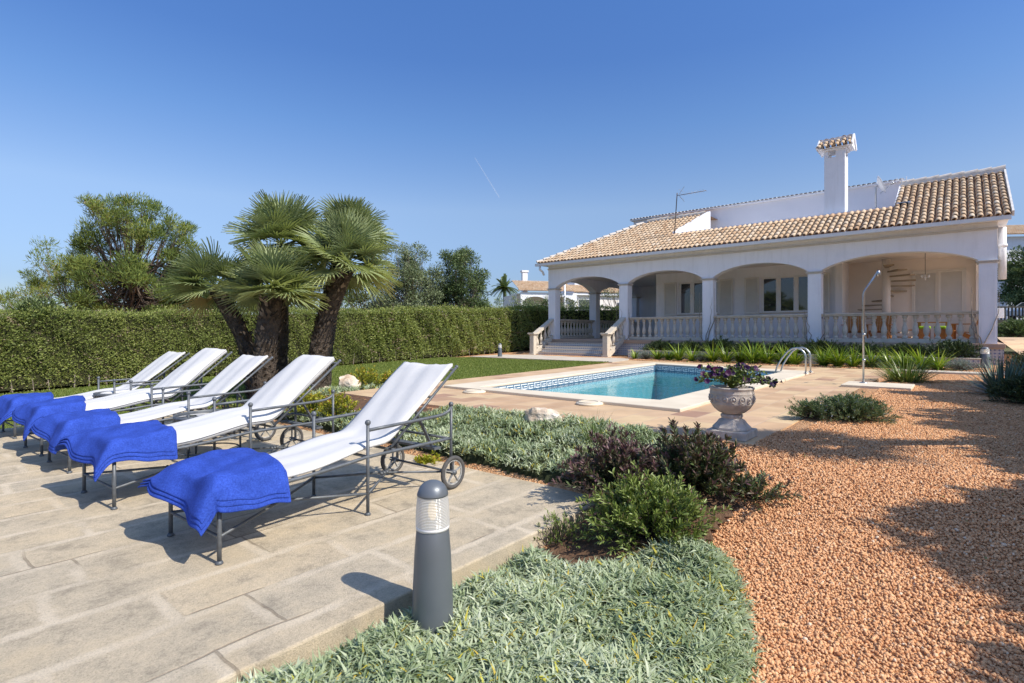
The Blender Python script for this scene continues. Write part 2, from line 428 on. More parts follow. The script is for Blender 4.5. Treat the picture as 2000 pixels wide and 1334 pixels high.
def cloth_mat(name, c, rough=0.9, scale=500, var=0.06, sheen=0.2):
    m, nt, bs, out = newmat(name)
    n = noise(nt, 9, 5)
    r = ramp(nt, [(0.3, tuple(x * (1 - var) for x in c)), (0.7, tuple(min(1, x * (1 + var)) for x in c))], n.outputs[0])
    nt.links.new(r.outputs[0], bs.inputs['Base Color'])
    bs.inputs['Roughness'].default_value = rough
    bs.inputs['Specular IOR Level'].default_value = 0.15
    bs.inputs['Sheen Weight'].default_value = sheen
    bump(nt, noise(nt, scale, 3).outputs[0], 0.35, 0.002, bs)
    return m
M['canvas'] = cloth_mat('white_canvas', (0.60, 0.60, 0.60), 0.9, 350, 0.02, 0.0)
def terry():
    m = cloth_mat('blue_terry', (0.030, 0.070, 0.38), 0.95, 160, 0.18, 0.0)
    nt = m.node_tree; bs = nt.nodes['Principled BSDF']
    l = bs.inputs['Base Color'].links[0].from_socket
    g = ramp(nt, [(0.32, (0.62, 0.62, 0.68)), (0.68, (1.3, 1.3, 1.2))], noise(nt, 95, 3, None, 0.8).outputs[0])
    nt.links.new(mixc(nt, 1, l, g.outputs[0], 'MULTIPLY'), bs.inputs['Base Color'])
    return m
M['towel'] = terry()

def glass_mat(name, tint=(0.02, 0.025, 0.03), rough=0.02):
    m, nt, bs, out = newmat(name)
    bs.inputs['Base Color'].default_value = (*tint, 1)
    bs.inputs['Roughness'].default_value = rough
    bs.inputs['Specular IOR Level'].default_value = 1.0
    bs.inputs['Coat Weight'].default_value = 0.6
    bs.inputs['Coat Roughness'].default_value = 0.02
    return m
M['pane'] = glass_mat('window_glass', (0.03, 0.036, 0.042))

def lens_mat():
    m, nt, bs, out = newmat('lamp_lens')
    t = nt.nodes.new('ShaderNodeBsdfTransparent')
    t.inputs[0].default_value = (0.93, 0.93, 0.92, 1)
    tl = nt.nodes.new('ShaderNodeBsdfTranslucent')
    tl.inputs[0].default_value = (0.86, 0.87, 0.86, 1)
    gl = nt.nodes.new('ShaderNodeBsdfGlossy')
    gl.inputs['Roughness'].default_value = 0.12
    df = nt.nodes.new('ShaderNodeBsdfDiffuse')
    df.inputs[0].default_value = (0.78, 0.79, 0.78, 1)
    m1 = nt.nodes.new('ShaderNodeMixShader'); m1.inputs[0].default_value = 0.4
    nt.links.new(df.outputs[0], m1.inputs[1]); nt.links.new(tl.outputs[0], m1.inputs[2])
    m2 = nt.nodes.new('ShaderNodeMixShader'); m2.inputs[0].default_value = 0.18
    nt.links.new(m1.outputs[0], m2.inputs[1]); nt.links.new(t.outputs[0], m2.inputs[2])
    m3 = nt.nodes.new('ShaderNodeMixShader'); m3.inputs[0].default_value = 0.10
    nt.links.new(m2.outputs[0], m3.inputs[1]); nt.links.new(gl.outputs[0], m3.inputs[2])
    nt.links.new(m3.outputs[0], out.inputs[0])
    tc = nt.nodes.new('ShaderNodeTexCoord')
    wv = nt.nodes.new('ShaderNodeTexWave')
    wv.bands_direction = 'Z'
    wv.inputs['Scale'].default_value = 42
    nt.links.new(tc.outputs['Object'], wv.inputs['Vector'])
    b = bump(nt, wv.outputs['Fac'], 0.8, 0.003)
    for s_ in (gl, df): nt.links.new(b.outputs[0], s_.inputs['Normal'])
    return m
M['lens'] = lens_mat()
def lamp_mat():
    m, nt, bs, out = newmat('lamp_bulb')
    bs.inputs['Base Color'].default_value = (0.9, 0.8, 0.6, 1)
    bs.inputs['Emission Color'].default_value = (1.0, 0.72, 0.36, 1)
    bs.inputs['Emission Strength'].default_value = 1.3
    return m
M['bulb'] = lamp_mat()

def water_mat():
    m, nt, bs, out = newmat('pool_water')
    v = turned(nt, 0, (1, 1, 1))
    n1 = noise(nt, 2.2, 3, v, 0.5, 0.6)
    n2 = noise(nt, 7, 3, v, 0.5, 0.4)
    b1 = bump(nt, n1.outputs[0], 0.55, 0.022)
    b2 = nt.nodes.new('ShaderNodeBump')
    b2.inputs['Strength'].default_value = 0.35; b2.inputs['Distance'].default_value = 0.008
    nt.links.new(n2.outputs[0], b2.inputs['Height'])
    nt.links.new(b1.outputs[0], b2.inputs['Normal'])
    gl = nt.nodes.new('ShaderNodeBsdfGlossy'); gl.inputs['Roughness'].default_value = 0.02
    tr = nt.nodes.new('ShaderNodeBsdfTransparent'); tr.inputs[0].default_value = (0.80, 0.96, 0.98, 1)
    fr = nt.nodes.new('ShaderNodeFresnel'); fr.inputs[0].default_value = 1.33
    mx = nt.nodes.new('ShaderNodeMixShader')
    for nd in (gl, fr): nt.links.new(b2.outputs[0], nd.inputs['Normal'])
    fm = nt.nodes.new('ShaderNodeMath'); fm.operation = 'MULTIPLY'; fm.inputs[1].default_value = 0.55
    nt.links.new(fr.outputs[0], fm.inputs[0]); nt.links.new(fm.outputs[0], mx.inputs[0])
    nt.links.new(tr.outputs[0], mx.inputs[1]); nt.links.new(gl.outputs[0], mx.inputs[2])
    nt.links.new(mx.outputs[0], out.inputs[0])
    return m
M['water'] = water_mat()
M['pool_lining'] = surf('pool_lining', (0.22, 0.58, 0.65), (0.19, 0.53, 0.60), 0.5, 3, 20, 0.1)
M['pool_step'] = surf('pool_step', (0.42, 0.66, 0.68), (0.36, 0.60, 0.63), 0.5, 3, 20, 0.1)
M['blue_tile'] = surf('blue_tile', (0.08, 0.155, 0.24), (0.065, 0.13, 0.20), 0.25, 8, 30, 0.05)
M['white_tile'] = surf('white_tile', (0.74, 0.76, 0.76), (0.68, 0.70, 0.70), 0.25, 8, 30, 0.05)

# ------------------------------------------------------------------ mesh helpers
OFF = {}     # id of a turned root -> the (s, w, z) its local frame starts at
def mk(name, V, F, mat, parent=None, rnd=None, smooth=False):
    V = np.asarray(V, np.float32).reshape(-1, 3)
    if parent is not None and parent.name in OFF:
        V = V - np.array(OFF[parent.name], np.float32)
    me = bpy.data.meshes.new(name)
    if isinstance(F, np.ndarray):
        k = F.shape[1]; n = len(F)
        me.vertices.add(len(V)); me.vertices.foreach_set('co', V.ravel())
        me.loops.add(n * k); me.loops.foreach_set('vertex_index', F.astype(np.int32).ravel())
        me.polygons.add(n)
        me.polygons.foreach_set('loop_start', np.arange(0, n * k, k, dtype=np.int32))
        me.polygons.foreach_set('loop_total', np.full(n, k, np.int32))
        me.update(calc_edges=True)
    else:
        me.from_pydata(V.tolist(), [], F)
        me.update()
    if smooth:
        me.polygons.foreach_set('use_smooth', np.ones(len(me.polygons), bool))
    if rnd is not None:
        a = me.attributes.new('rnd', 'FLOAT', 'POINT')
        a.data.foreach_set('value', np.asarray(rnd, np.float32))
    if mat is not None: me.materials.append(mat)
    o = bpy.data.objects.new(name, me)
    col.objects.link(o)
    if parent is not None:
        o.parent = parent
        if parent.name in OFF: OFF[o.name] = OFF[parent.name]
    return o
def tag(o, label=None, cat=None, group=None, kind=None):
    for k, v in (('label', label), ('category', cat), ('group', group), ('kind', kind)):
        if v: o[k] = v
    return o
def empty(name, loc, rz=0, **kw):
    o = bpy.data.objects.new(name, None)
    col.objects.link(o)
    o.location = loc
    o.rotation_euler = (0, 0, rz)
    o.empty_display_size = 0.2
    return tag(o, **kw)
def root_sw(name, s, w, z, **kw):
    """A thing whose frame is the house frame: parts are given in absolute (s, w, z)."""
    x, y = xy(s, w)
    o = empty(name, (x, y, z), UA, **kw)
    OFF[o.name] = (s, w, z)
    return o
def copy_tree(o, parent=None):
    c = o.copy(); col.objects.link(c); c.parent = parent
    for ch in list(o.children): copy_tree(ch, c)
    return c
def bevel(o, w=0.006, seg=2):
    m = o.modifiers.new('bevel', 'BEVEL')
    m.width = w; m.segments = seg; m.limit_method = 'ANGLE'; m.angle_limit = R(40)
    return o
def frame_from(d):
    d = np.asarray(d, float); d = d / (np.linalg.norm(d) + 1e-9)
    a = np.array([0, 0, 1.0]) if abs(d[2]) < 0.9 else np.array([1.0, 0, 0])
    x = np.cross(a, d); x /= np.linalg.norm(x)
    return x, np.cross(d, x), d
class MB:
    def __init__(s): s.v = []; s.f = []; s.n = 0
    def add(s, V, F):
        s.v.extend([tuple(map(float, p)) for p in V])
        s.f.extend([tuple(i + s.n for i in f) for f in F])
        s.n += len(V); return s
    def box(s, x0, x1, y0, y1, z0, z1):
        V = [(x, y, z) for z in (z0, z1) for y in (y0, y1) for x in (x0, x1)]
        return s.add(V, [(0, 2, 3, 1), (4, 5, 7, 6), (0, 1, 5, 4), (2, 6, 7, 3), (0, 4, 6, 2), (1, 3, 7, 5)])
    def bar(s, p, q, a, b, up=None):
        p = np.array(p, float); q = np.array(q, float)
        x, y, d = frame_from(q - p)
        V = [p + x * i * a / 2 + y * j * b / 2 for i, j in ((-1, -1), (1, -1), (1, 1), (-1, 1))]
        V += [q + x * i * a / 2 + y * j * b / 2 for i, j in ((-1, -1), (1, -1), (1, 1), (-1, 1))]
        return s.add(V, [(3, 2, 1, 0), (4, 5, 6, 7), (0, 1, 5, 4), (1, 2, 6, 5), (2, 3, 7, 6), (3, 0, 4, 7)])
    def tube(s, pts, r, n=10, cap=True):
        pts = [np.array(p, float) for p in pts]
        rs = r if hasattr(r, '__len__') else [r] * len(pts)
        V = []; F = []
        px = None
        for i, p in enumerate(pts):
            d = pts[min(i + 1, len(pts) - 1)] - pts[max(i - 1, 0)]
            x, y, d = frame_from(d)
            if px is not None:
                x = px - d * np.dot(px, d); x /= np.linalg.norm(x) + 1e-9; y = np.cross(d, x)
            px = x
            for k in range(n):
                a = 2 * PI * k / n
                V.append(p + (x * math.cos(a) + y * math.sin(a)) * rs[i])
        for i in range(len(pts) - 1):
            for k in range(n):
                k2 = (k + 1) % n
                F.append((i * n + k, i * n + k2, (i + 1) * n + k2, (i + 1) * n + k))
        if cap:
            F.append(tuple(range(n - 1, -1, -1)))
            F.append(tuple(range((len(pts) - 1) * n, len(pts) * n)))
        return s.add(V, F)
    def lathe(s, prof, n=24, c=(0, 0, 0), square=False, cap=True, a0=0.0):
        V = []; F = []
        for r, z in prof:
            for k in range(n):
                a = 2 * PI * k / n + a0
                V.append((c[0] + r * math.cos(a), c[1] + r * math.sin(a), c[2] + z))
        m = len(prof)
        for i in range(m - 1):
            for k in range(n):
                k2 = (k + 1) % n
                F.append((i * n + k, i * n + k2, (i + 1) * n + k2, (i + 1) * n + k))
        if cap:
            F.append(tuple(range(n - 1, -1, -1)))
            F.append(tuple(range((m - 1) * n, m * n)))
        return s.add(V, F)
    def ball(s, c, r, n=12, m=8):
        return s.lathe([(max(1e-4, r * math.sin(PI * i / m)), -r * math.cos(PI * i / m)) for i in range(m + 1)], n, c)
    def grid(s, P):
        P = np.asarray(P); a, b = P.shape[:2]
        F = [(i * b + j, i * b + j + 1, (i + 1) * b + j + 1, (i + 1) * b + j) for i in range(a - 1) for j in range(b - 1)]
        return s.add(P.reshape(-1, 3), F)
    def prism(s, poly, z0, z1):
        n = len(poly)
        return s.add([(x, y, z0) for x, y in poly] + [(x, y, z1) for x, y in poly],
                     [tuple(range(n - 1, -1, -1)), tuple(range(n, 2 * n))] + [(i, (i + 1) % n, n + (i + 1) % n, n + i) for i in range(n)])
    def build(s, name, mat, parent=None, smooth=False, rnd=None, bev=0):
        o = mk(name, s.v, s.f, mat, parent, rnd, smooth)
        if bev: bevel(o, bev)
        return o
def smooth_by_angle(o, ang=35):
    me = o.data
    me.polygons.foreach_set('use_smooth', np.ones(len(me.polygons), bool))
    me.set_sharp_from_angle(angle=R(ang)) if hasattr(me, 'set_sharp_from_angle') else None
    return o

# ---- scattered copies of one small shape, merged in one mesh
def scatter(name, proto, pos, X, Y, Z, scale, rnd, mat, parent=None, smooth=False, split=None):
    pv, pf = proto
    N = len(pos)
    scale = np.asarray(scale, float)
    if scale.ndim == 1: scale = scale[:, None] * np.ones(3)
    V = (pos[:, None, :] + pv[None, :, 0:1] * (X * scale[:, 0:1])[:, None, :] + pv[None, :, 1:2] * (Y * scale[:, 1:2])[:, None, :]
         + pv[None, :, 2:3] * (Z * scale[:, 2:3])[:, None, :])
    F = (pf[None] + (np.arange(N) * len(pv))[:, None, None]).reshape(-1, pf.shape[1])
    return mk(name, V.reshape(-1, 3), F, mat, parent, np.repeat(rnd, len(pv)), smooth)
def unit(v): return v / (np.linalg.norm(v, axis=-1, keepdims=True) + 1e-9)
def basis(d, jitter=None):
    """leaf frames: Y along the leaf, Z its face normal, random roll about Y"""
    d = unit(d)
    r = unit(rng.normal(size=d.shape)) if jitter is None else jitter
    x = unit(np.cross(d, r)); z = np.cross(x, d)
    return x, d, z
def up_basis(d, roll=0.5):
    d = unit(d)
    up = unit(np.array([0, 0, 1.0]) + rng.normal(size=d.shape) * roll)
    x = unit(np.cross(d, up)); z = np.cross(x, d)
    return x, d, z
LEAF = (np.array([(0, 0, 0), (0.5, 0.45, 0.10), (0, 1, 0), (-0.5, 0.45, 0.10)], float), np.array([(0, 1, 2, 3)]))
LEAF2 = (np.array([(0, 0, 0), (0.42, 0.4, 0.14), (0.36, 0.75, 0.10), (0, 1.0, -0.08), (-0.36, 0.75, 0.10), (-0.42, 0.4, 0.14), (0, 0.4, 0.0), (0, 0.75, 0.0)], float),
         np.array([(0, 1, 6, 6), (1, 2, 7, 6), (2, 3, 7, 7), (0, 6, 5, 5), (6, 7, 4, 5), (7, 3, 4, 4)]))
# six triangles-or-quads as pure triangles instead (mesh needs one face size)
LEAF2 = (LEAF2[0], np.array([(0, 1, 6), (1, 2, 6), (2, 7, 6), (2, 3, 7), (0, 6, 5), (6, 4, 5), (6, 7, 4), (7, 3, 4)]))
def blade(n=4, bend=0.35, w0=0.6, tip=0.15):
    V = []
    for i in range(n + 1):
        t = i / n
        w = (w0 + (1 - w0) * math.sin(PI * min(1, t * 1.2))) * (1 - t) ** 0.6 * 0.5 + tip * 0.1 * (1 - t)
        V += [(-w, t, -bend * t * t), (w, t, -bend * t * t)]
    F = [(2 * i, 2 * i + 1, 2 * i + 3, 2 * i + 2) for i in range(n)]
    return np.array(V, float), np.array(F)
ico = None
def stone_proto():
    t = (1 + 5 ** .5) / 2
    V = np.array([(-1, t, 0), (1, t, 0), (-1, -t, 0), (1, -t, 0), (0, -1, t), (0, 1, t), (0, -1, -t), (0, 1, -t), (t, 0, -1), (t, 0, 1), (-t, 0, -1), (-t, 0, 1)], float)
    V /= np.linalg.norm(V[0])
    F = np.array([(0, 11, 5), (0, 5, 1), (0, 1, 7), (0, 7, 10), (0, 10, 11), (1, 5, 9), (5, 11, 4), (11, 10, 2), (10, 7, 6), (7, 1, 8), (3, 9, 4), (3, 4, 2), (3, 2, 6), (3, 6, 8), (3, 8, 9), (4, 9, 5), (2, 4, 11), (6, 2, 10), (8, 6, 7), (9, 8, 1)])
    V = V * (1 + rng.uniform(-0.28, 0.22, (12, 1)))
    return V, F
OCT = (np.array([(1, 0, 0), (0, 1, 0), (-1, 0, 0), (0, -1, 0), (0, 0, 1), (0, 0, -1)], float) * (1 + rng.uniform(-.25, .2, (6, 1))),
       np.array([(0, 1, 4), (1, 2, 4), (2, 3, 4), (3, 0, 4), (1, 0, 5), (2, 1, 5), (3, 2, 5), (0, 3, 5)]))
def inpoly(x, y, poly):
    c = np.zeros(len(x), bool)
    n = len(poly)
    for i in range(n):
        x1, y1 = poly[i]; x2, y2 = poly[(i + 1) % n]
        cond = ((y1 > y) != (y2 > y)) & (x < (x2 - x1) * (y - y1) / (y2 - y1 + 1e-12) + x1)
        c ^= cond
    return c
def in_region(poly, n):
    P = np.array(poly); lo = P.min(0); hi = P.max(0)
    q = rng.uniform(lo, hi, (n, 2))
    return q[inpoly(q[:, 0], q[:, 1], poly)]
def in_region_d(poly, per_m2):
    P = np.array(poly); lo = P.min(0); hi = P.max(0)
    return in_region(poly, int(per_m2 * np.prod(hi - lo)))

# ------------------------------------------------------------------ the setting: ground
def axis(dense, far):
    a = list(np.arange(dense[0], dense[1] + 1e-6, 0.25))
    for k in (2, 5, 10, 20, 50, 120, 300, 800, 2000): a = [a[0] - k] + a + [a[-1] + k]
    return np.array(a)
SP = [(7.02, 2.93), (7.10, 7.75), (17.15, 8.12), (16.0, 3.02)]          # outer edge of the pool coping
def pool_inset(d):
    P = np.array(SP); c = P.mean(0); out = []
    for p in P:
        out.append((p[0] + d * np.sign(c[0] - p[0]), p[1] + d * np.sign(c[1] - p[1])))
    return out
PAV = [(5.45, 1.55), (5.45, 4.3), (5.32, 6.4), (5.32, 8.6), (8.3, 8.85), (16.9, 9.55), (18.6, 9.8), (18.75, 1.5), (12.5, 1.5), (6.2, 1.55)]
sa = axis((-8, 24), 0); wa = axis((-8, 20), 0)
S_, W_ = np.meshgrid(sa, wa, indexing='ij')
Hh = gh(S_, W_)
inp = inpoly(S_.ravel(), W_.ravel(), pool_inset(0.30)).reshape(S_.shape)
inv = inpoly(S_.ravel(), W_.ravel(), PAV).reshape(S_.shape)
Hh = np.where(inv, Hh - 0.10, Hh)
Hh = np.where(inp, -1.3, Hh)
X_ = S_ * UX - W_ * UY; Y_ = S_ * UY + W_ * UX
rough_ = 0.012 * np.sin(X_ * 2.3 + np.sin(Y_ * 1.7)) * np.cos(Y_ * 1.9)
Hh = Hh + np.where(np.abs(S_) + np.abs(W_) < 45, rough_, 0)
g = MB(); g.grid(np.stack([X_, Y_, Hh], -1))
tag(mk('ground', g.v, g.f, M['gravel'], None, None, True), 'orange brown gravel ground sloping up to the pool terrace', kind='structure')

# stone sun terrace
DK = [(-7, 2.31), (4.05, 2.31), (4.05, 10.75), (-7, 10.75)]
d = MB()
d.add([(s, w, z) for z in (-0.3, 0.16) for s, w in DK], [(3, 2, 1, 0), (4, 5, 6, 7), (0, 1, 5, 4), (1, 2, 6, 5), (2, 3, 7, 6), (3, 0, 4, 7)])
rt = root_sw('sun_terrace', 0, 0, 0, kind='structure', label='pale sandstone slab terrace under the row of loungers')
o = d.build('paving_slabs', M['deck'], rt, bev=0.012)

def sheet(name, poly, thick, mat, label, step=0.25, root=None, flat=None):
    """paving or lawn laid on the ground: a closed slab that follows the ground height"""
    P = np.array(poly); lo = P.min(0); hi = P.max(0)
    m = MB()
    n = len(poly)
    if flat is not None:
        m.prism(poly, flat - thick, flat)
    r = root_sw(name, 0, 0, 0, kind='structure', label=label)
    return m.build(name + '_surface', mat, r, bev=0.008), r
# pool paving is a ring round the pool: outer polygon, hole = outer coping edge inset a little
def ring_prism(outer, inner, z0, z1):
    m = MB()
    import bmesh
    bm = bmesh.new()
    def loop(poly, z): return [bm.verts.new((a, b, z)) for a, b in poly]
    eds = []
    for poly in (outer, inner):
        vs = loop(poly, z1)
        eds += [bm.edges.new((vs[i], vs[(i + 1) % len(vs)])) for i in range(len(vs))]
    res = bmesh.ops.triangle_fill(bm, edges=eds, use_beauty=True, use_dissolve=False)
    faces = [f for f in bm.faces]
    ex = bmesh.ops.extrude_face_region(bm, geom=faces)
    vv = [e for e in ex['geom'] if isinstance(e, bmesh.types.BMVert)]
    bmesh.ops.translate(bm, verts=vv, vec=(0, 0, z0 - z1))
    bmesh.ops.recalc_face_normals(bm, faces=bm.faces)
    bm.verts.index_update()
    V = [tuple(v.co) for v in bm.verts]; F = [tuple(v.index for v in f.verts) for f in bm.faces]
    bm.free()
    return m.add(V, F)
rt = root_sw('pool_terrace', 0, 0, 0, kind='structure', label='terracotta coloured paving around the swimming pool')
ring_prism(PAV, pool_inset(0.05), 0.22, 0.482).build('paving', M['paving'], rt)
rt = root_sw('entrance_path', 0, 0, 0, kind='structure', label='pale stone path at the foot of the porch steps')
MB().prism([(16.95, 9.6), (16.75, 16.6), (20.3, 16.6), (20.3, 10.6), (18.6, 9.85)], 0.30, 0.500).build('slabs', M['gable_stone'], rt, bev=0.01)
rt = root_sw('edging_path', 0, 0, 0, kind='structure', label='thin pale stone strip edging the gravel by the house corner')
MB().box(17.9, 18.5, -1.6, 1.5, 0.35, 0.53).box(18.5, 18.95, -1.6, 1.5, 0.35, 0.50).build('slabs', M['gable_stone'], rt, bev=0.01)
rt = root_sw('stepping_path', 0, 0, 0, kind='structure', label='pale stone step between the lounger terrace and the pool paving')
MB().box(4.6, 5.25, 5.9, 8.6, 0.1, 0.38).build('slabs', M['gable_stone'], rt, bev=0.01)
# side yard right of the house, rising to the street
sy = MB()
sy.grid([[(s, w, z) for w in (-12, -1.35)] for s, z in ((20.4, 0.3), (20.42, 0.84), (22, 0.88), (30, 1.08), (37, 1.30))])
rt = root_sw('side_yard', 0, 0, 0, kind='structure', label='stone paved side yard rising beside the house')
sy.build('slabs', M['paving'], rt)
# lawn
LAWN = [(-9, 10.9), (4.3, 10.9), (6.2, 9.3), (8.4, 9.0), (16.85, 9.65), (16.65, 16.4), (16, 17.6), (-9, 17.6)]
P = np.array(LAWN)
lv = []; ls = np.arange(-9, 17.01, 0.25); lw = np.arange(8.75, 17.8, 0.25)
LS, LW = np.meshgrid(ls, lw, indexing='ij')
LZ = gh(LS, LW) + 0.03
pts = np.stack([LS, LW, LZ], -1).reshape(-1, 3)
mask = inpoly(LS.ravel(), LW.ravel(), LAWN).reshape(LS.shape)
F = []
nb = len(lw)
for i in range(len(ls) - 1):
    for j in range(nb - 1):
        if mask[i, j] and mask[i + 1, j] and mask[i, j + 1] and mask[i + 1, j + 1]:
            F.append((i * nb + j, (i + 1) * nb + j, (i + 1) * nb + j + 1, i * nb + j + 1))
rt = root_sw('lawn', 0, 0, 0, kind='structure', label='mown lawn between the tall hedge and the pool paving')
mk('turf', pts, F, M['lawn'], rt, None, True)
q = in_region_d(LAWN, 1500)
keep = (q[:, 0] > 1.0) | (q[:, 1] < 14)
q = q[keep]
q = q[(q[:, 0] > -3)]
N = len(q)
gx, gy = xy(q[:, 0], q[:, 1])
pos = np.stack([gx, gy, gh(q[:, 0], q[:, 1]) + 0.025], -1)
dd = np.stack([rng.normal(0, .5, N), rng.normal(0, .5, N), np.ones(N)], -1)
bx_, by_, bz_ = basis(dd)
scatter('grass', (np.array([(-.5, 0, 0), (.5, 0, 0), (0, 1, 0)], float), np.array([(0, 1, 2)])), pos, bx_, by_, bz_,
        np.stack([rng.uniform(.012, .022, N), rng.uniform(.025, .06, N), np.ones(N)], -1), rng.uniform(0, 1, N), M['grass'])
tag(bpy.data.objects['grass'], 'short mown grass blades of the lawn', 'grass', kind='stuff')

# planting soil showing between the beds
def soil_patch(poly, label, n=.08, up=.036):
    P = np.array(poly); lo = P.min(0); hi = P.max(0)
    xs = np.arange(lo[0], hi[0] + n, n); ys = np.arange(lo[1], hi[1] + n, n)
    XX, YY = np.meshgrid(xs, ys, indexing='ij'); ok = inpoly(XX.ravel(), YY.ravel(), poly).reshape(XX.shape)
    s_, w_ = sw(XX, YY)
    ZZ = gh(s_, w_) + up + .008 * np.sin(XX * 31 + 3 * np.sin(YY * 17)) + .008 * np.sin(YY * 27)
    F = []; k = len(ys)
    for i in range(len(xs) - 1):
        for j in range(k - 1):
            if ok[i, j] and ok[i + 1, j] and ok[i, j + 1] and ok[i + 1, j + 1]: F.append((i * k + j, (i + 1) * k + j, (i + 1) * k + j + 1, i * k + j + 1))
    tag(mk('soil', np.stack([XX, YY, ZZ], -1).reshape(-1, 3), F, M['soil'], None, None, True), label, kind='structure')
soil_patch([xy(2.9, 2.30), (0.5, 3.35), (1.25, 3.5), (1.75, 3.95), (1.95, 4.7), (1.3, 5.1), xy(4.4, 1.75), xy(4.0, 2.30)], 'bare brown soil under the shrubs at the terrace corner')
soil_patch([xy(4.06, 2.2), xy(5.2, 2.2), xy(5.2, 10.4), xy(4.06, 10.6)], 'brown soil of the bed behind the terrace')
# loose gravel stones
GP_xy = [(0.4, 1.3), (3.4, 1.6), (6.0, 4.2), (10.4, 10.0), (9.4, 11.3), (6.7, 9.9), (2.7, 5.65), (1.2, 5.4), (0.2, 4.4), (0.1, 3.0)]
def gravel(name, poly, dens, rmin, rmax, proto, label):
    q = in_region_d(poly, dens)
    s, w = sw(q[:, 0], q[:, 1])
    ok = ~((w > 2.28) & (s < 4.08)) & ~inpoly(s, w, PAV) & ~((q[:, 0] < 1.3 + rng.normal(0, .25, len(q))) & (q[:, 1] > 3.3) & (q[:, 1] < 5.0 + rng.normal(0, .15, len(q))))
    q = q[ok]; s = s[ok]; w = w[ok]; N = len(q)
    r = rmin + (rmax - rmin) * rng.beta(1.6, 3.2, N)
    pos = np.stack([q[:, 0], q[:, 1], gh(s, w) + 0.012 * np.sin(q[:, 0] * 2.3 + np.sin(q[:, 1] * 1.7)) * np.cos(q[:, 1] * 1.9) + r * 0.25 + rng.uniform(0, 0.008, N)], -1)
    a, b, c = basis(unit(rng.normal(size=(N, 3))))
    sc = np.stack([r, r * rng.uniform(.55, .95, N), r * rng.uniform(.45, .8, N)], -1)
    return scatter(name, proto, pos, a, b, c, sc, np.clip(rng.normal(.5, .21, N), 0, 1), M['pebble'])
near = [(0.2, 1.2), (2.6, 1.2), (4.9, 3.6), (4.6, 4.6), (1.0, 4.5), (0.2, 4.4)]
tag(gravel('gravel', near, 6200, 0.0065, 0.017, stone_proto(), ''), 'loose orange gravel stones covering the near right of the garden', 'gravel', kind='stuff')
mid = [(1.0, 4.5), (4.6, 4.6), (4.9, 3.6), (6.9, 5.6), (5.4, 8.2), (3.2, 5.9), (1.9, 5.6)]
tag(gravel('gravel', mid, 4200, 0.009, 0.018, OCT, ''), 'loose orange gravel stones in the middle of the gravel garden', 'gravel', kind='stuff')
far_ = [(5.4, 8.2), (6.9, 5.6), (12.5, 12.4), (11.0, 13.6), (9.0, 12.6)]
tag(gravel('gravel', far_, 2200, 0.011, 0.020, OCT, ''), 'loose orange gravel stones farther off towards the house', 'gravel', kind='stuff')
q = in_region([(18.8, -1.0), (18.8, 9.8), (20.0, 9.9), (20.0, -1.0)], 14000)
gx, gy = xy(q[:, 0], q[:, 1]); N = len(q)
a, b, c = basis(unit(rng.normal(size=(N, 3))))
tag(scatter('gravel', OCT, np.stack([gx, gy, gh(q[:, 0], q[:, 1]) + 0.01], -1), a, b, c, rng.uniform(.015, .03, N), rng.uniform(0.1, .9, N), M['pebble']),
    'orange gravel strip in front of the low tiled bed wall', 'gravel', kind='stuff')

lit = in_region([(1.3, 2.2), (2.6, 2.0), (6.5, 5.6), (8.5, 9.0), (6.5, 8.5), (3.0, 5.6), (1.6, 4.6)], 1100)
lx, ly = lit[:, 0], lit[:, 1]; s_l, w_l = sw(lx, ly); N = len(lit)
a, b, c = basis(np.stack([rng.normal(size=N), rng.normal(size=N), rng.normal(0, .25, N)], -1), np.tile([0, 0, 1.0], (N, 1)))
M['litter'] = leafmat('dry_leaves', [(0, (0.16, 0.10, 0.05)), (0.6, (0.34, 0.24, 0.11)), (1, (0.22, 0.26, 0.08))], .8, .1)
tag(scatter('leaf_litter', LEAF2, np.stack([lx, ly, gh(s_l, w_l) + .032], -1), a, b, c, np.stack([rng.uniform(.008, .016, N), rng.uniform(.02, .045, N), np.full(N, .03)], -1), rng.uniform(0, 1, N), M['litter']),
    'small dry leaves and bits scattered over the gravel', 'leaf litter', kind='stuff')
# ------------------------------------------------------------------ swimming pool
inner = [(7.76, 3.57), (7.42, 7.08), (16.45, 7.72), (15.38, 3.64)]
def in_off(d):
    P = np.array(inner); c = P.mean(0)
    return [(p[0] + d * np.sign(c[0] - p[0]), p[1] + d * np.sign(c[1] - p[1])) for p in P]
ZC, ZW, ZB = 0.53, 0.325, -1.0
pool = root_sw('swimming_pool', 12, 5.5, 0.0, label='rectangular pool with pale coping and blue Greek key band', cat='swimming pool')
ring_prism(SP, inner, 0.475, ZC).build('coping', M['coping'], pool, bev=0.012)
wl = MB(); n = 4
wi = in_off(0.04)
for i in range(4):
    a, b = wi[i], wi[(i + 1) % 4]
    wl.add([(a[0], a[1], ZB), (b[0], b[1], ZB), (b[0], b[1], 0.44), (a[0], a[1], 0.44)], [(0, 1, 2, 3)])
wl.add([(p[0], p[1], ZB) for p in wi], [(0, 1, 2, 3)])
wl.build('basin', M['pool_lining'], pool)
MB().box(7.8, 8.9, 3.62, 7.05, ZB, -0.20).build('basin_step', M['pool_step'], pool)
bt = MB(); bb = MB(); kp = MB()
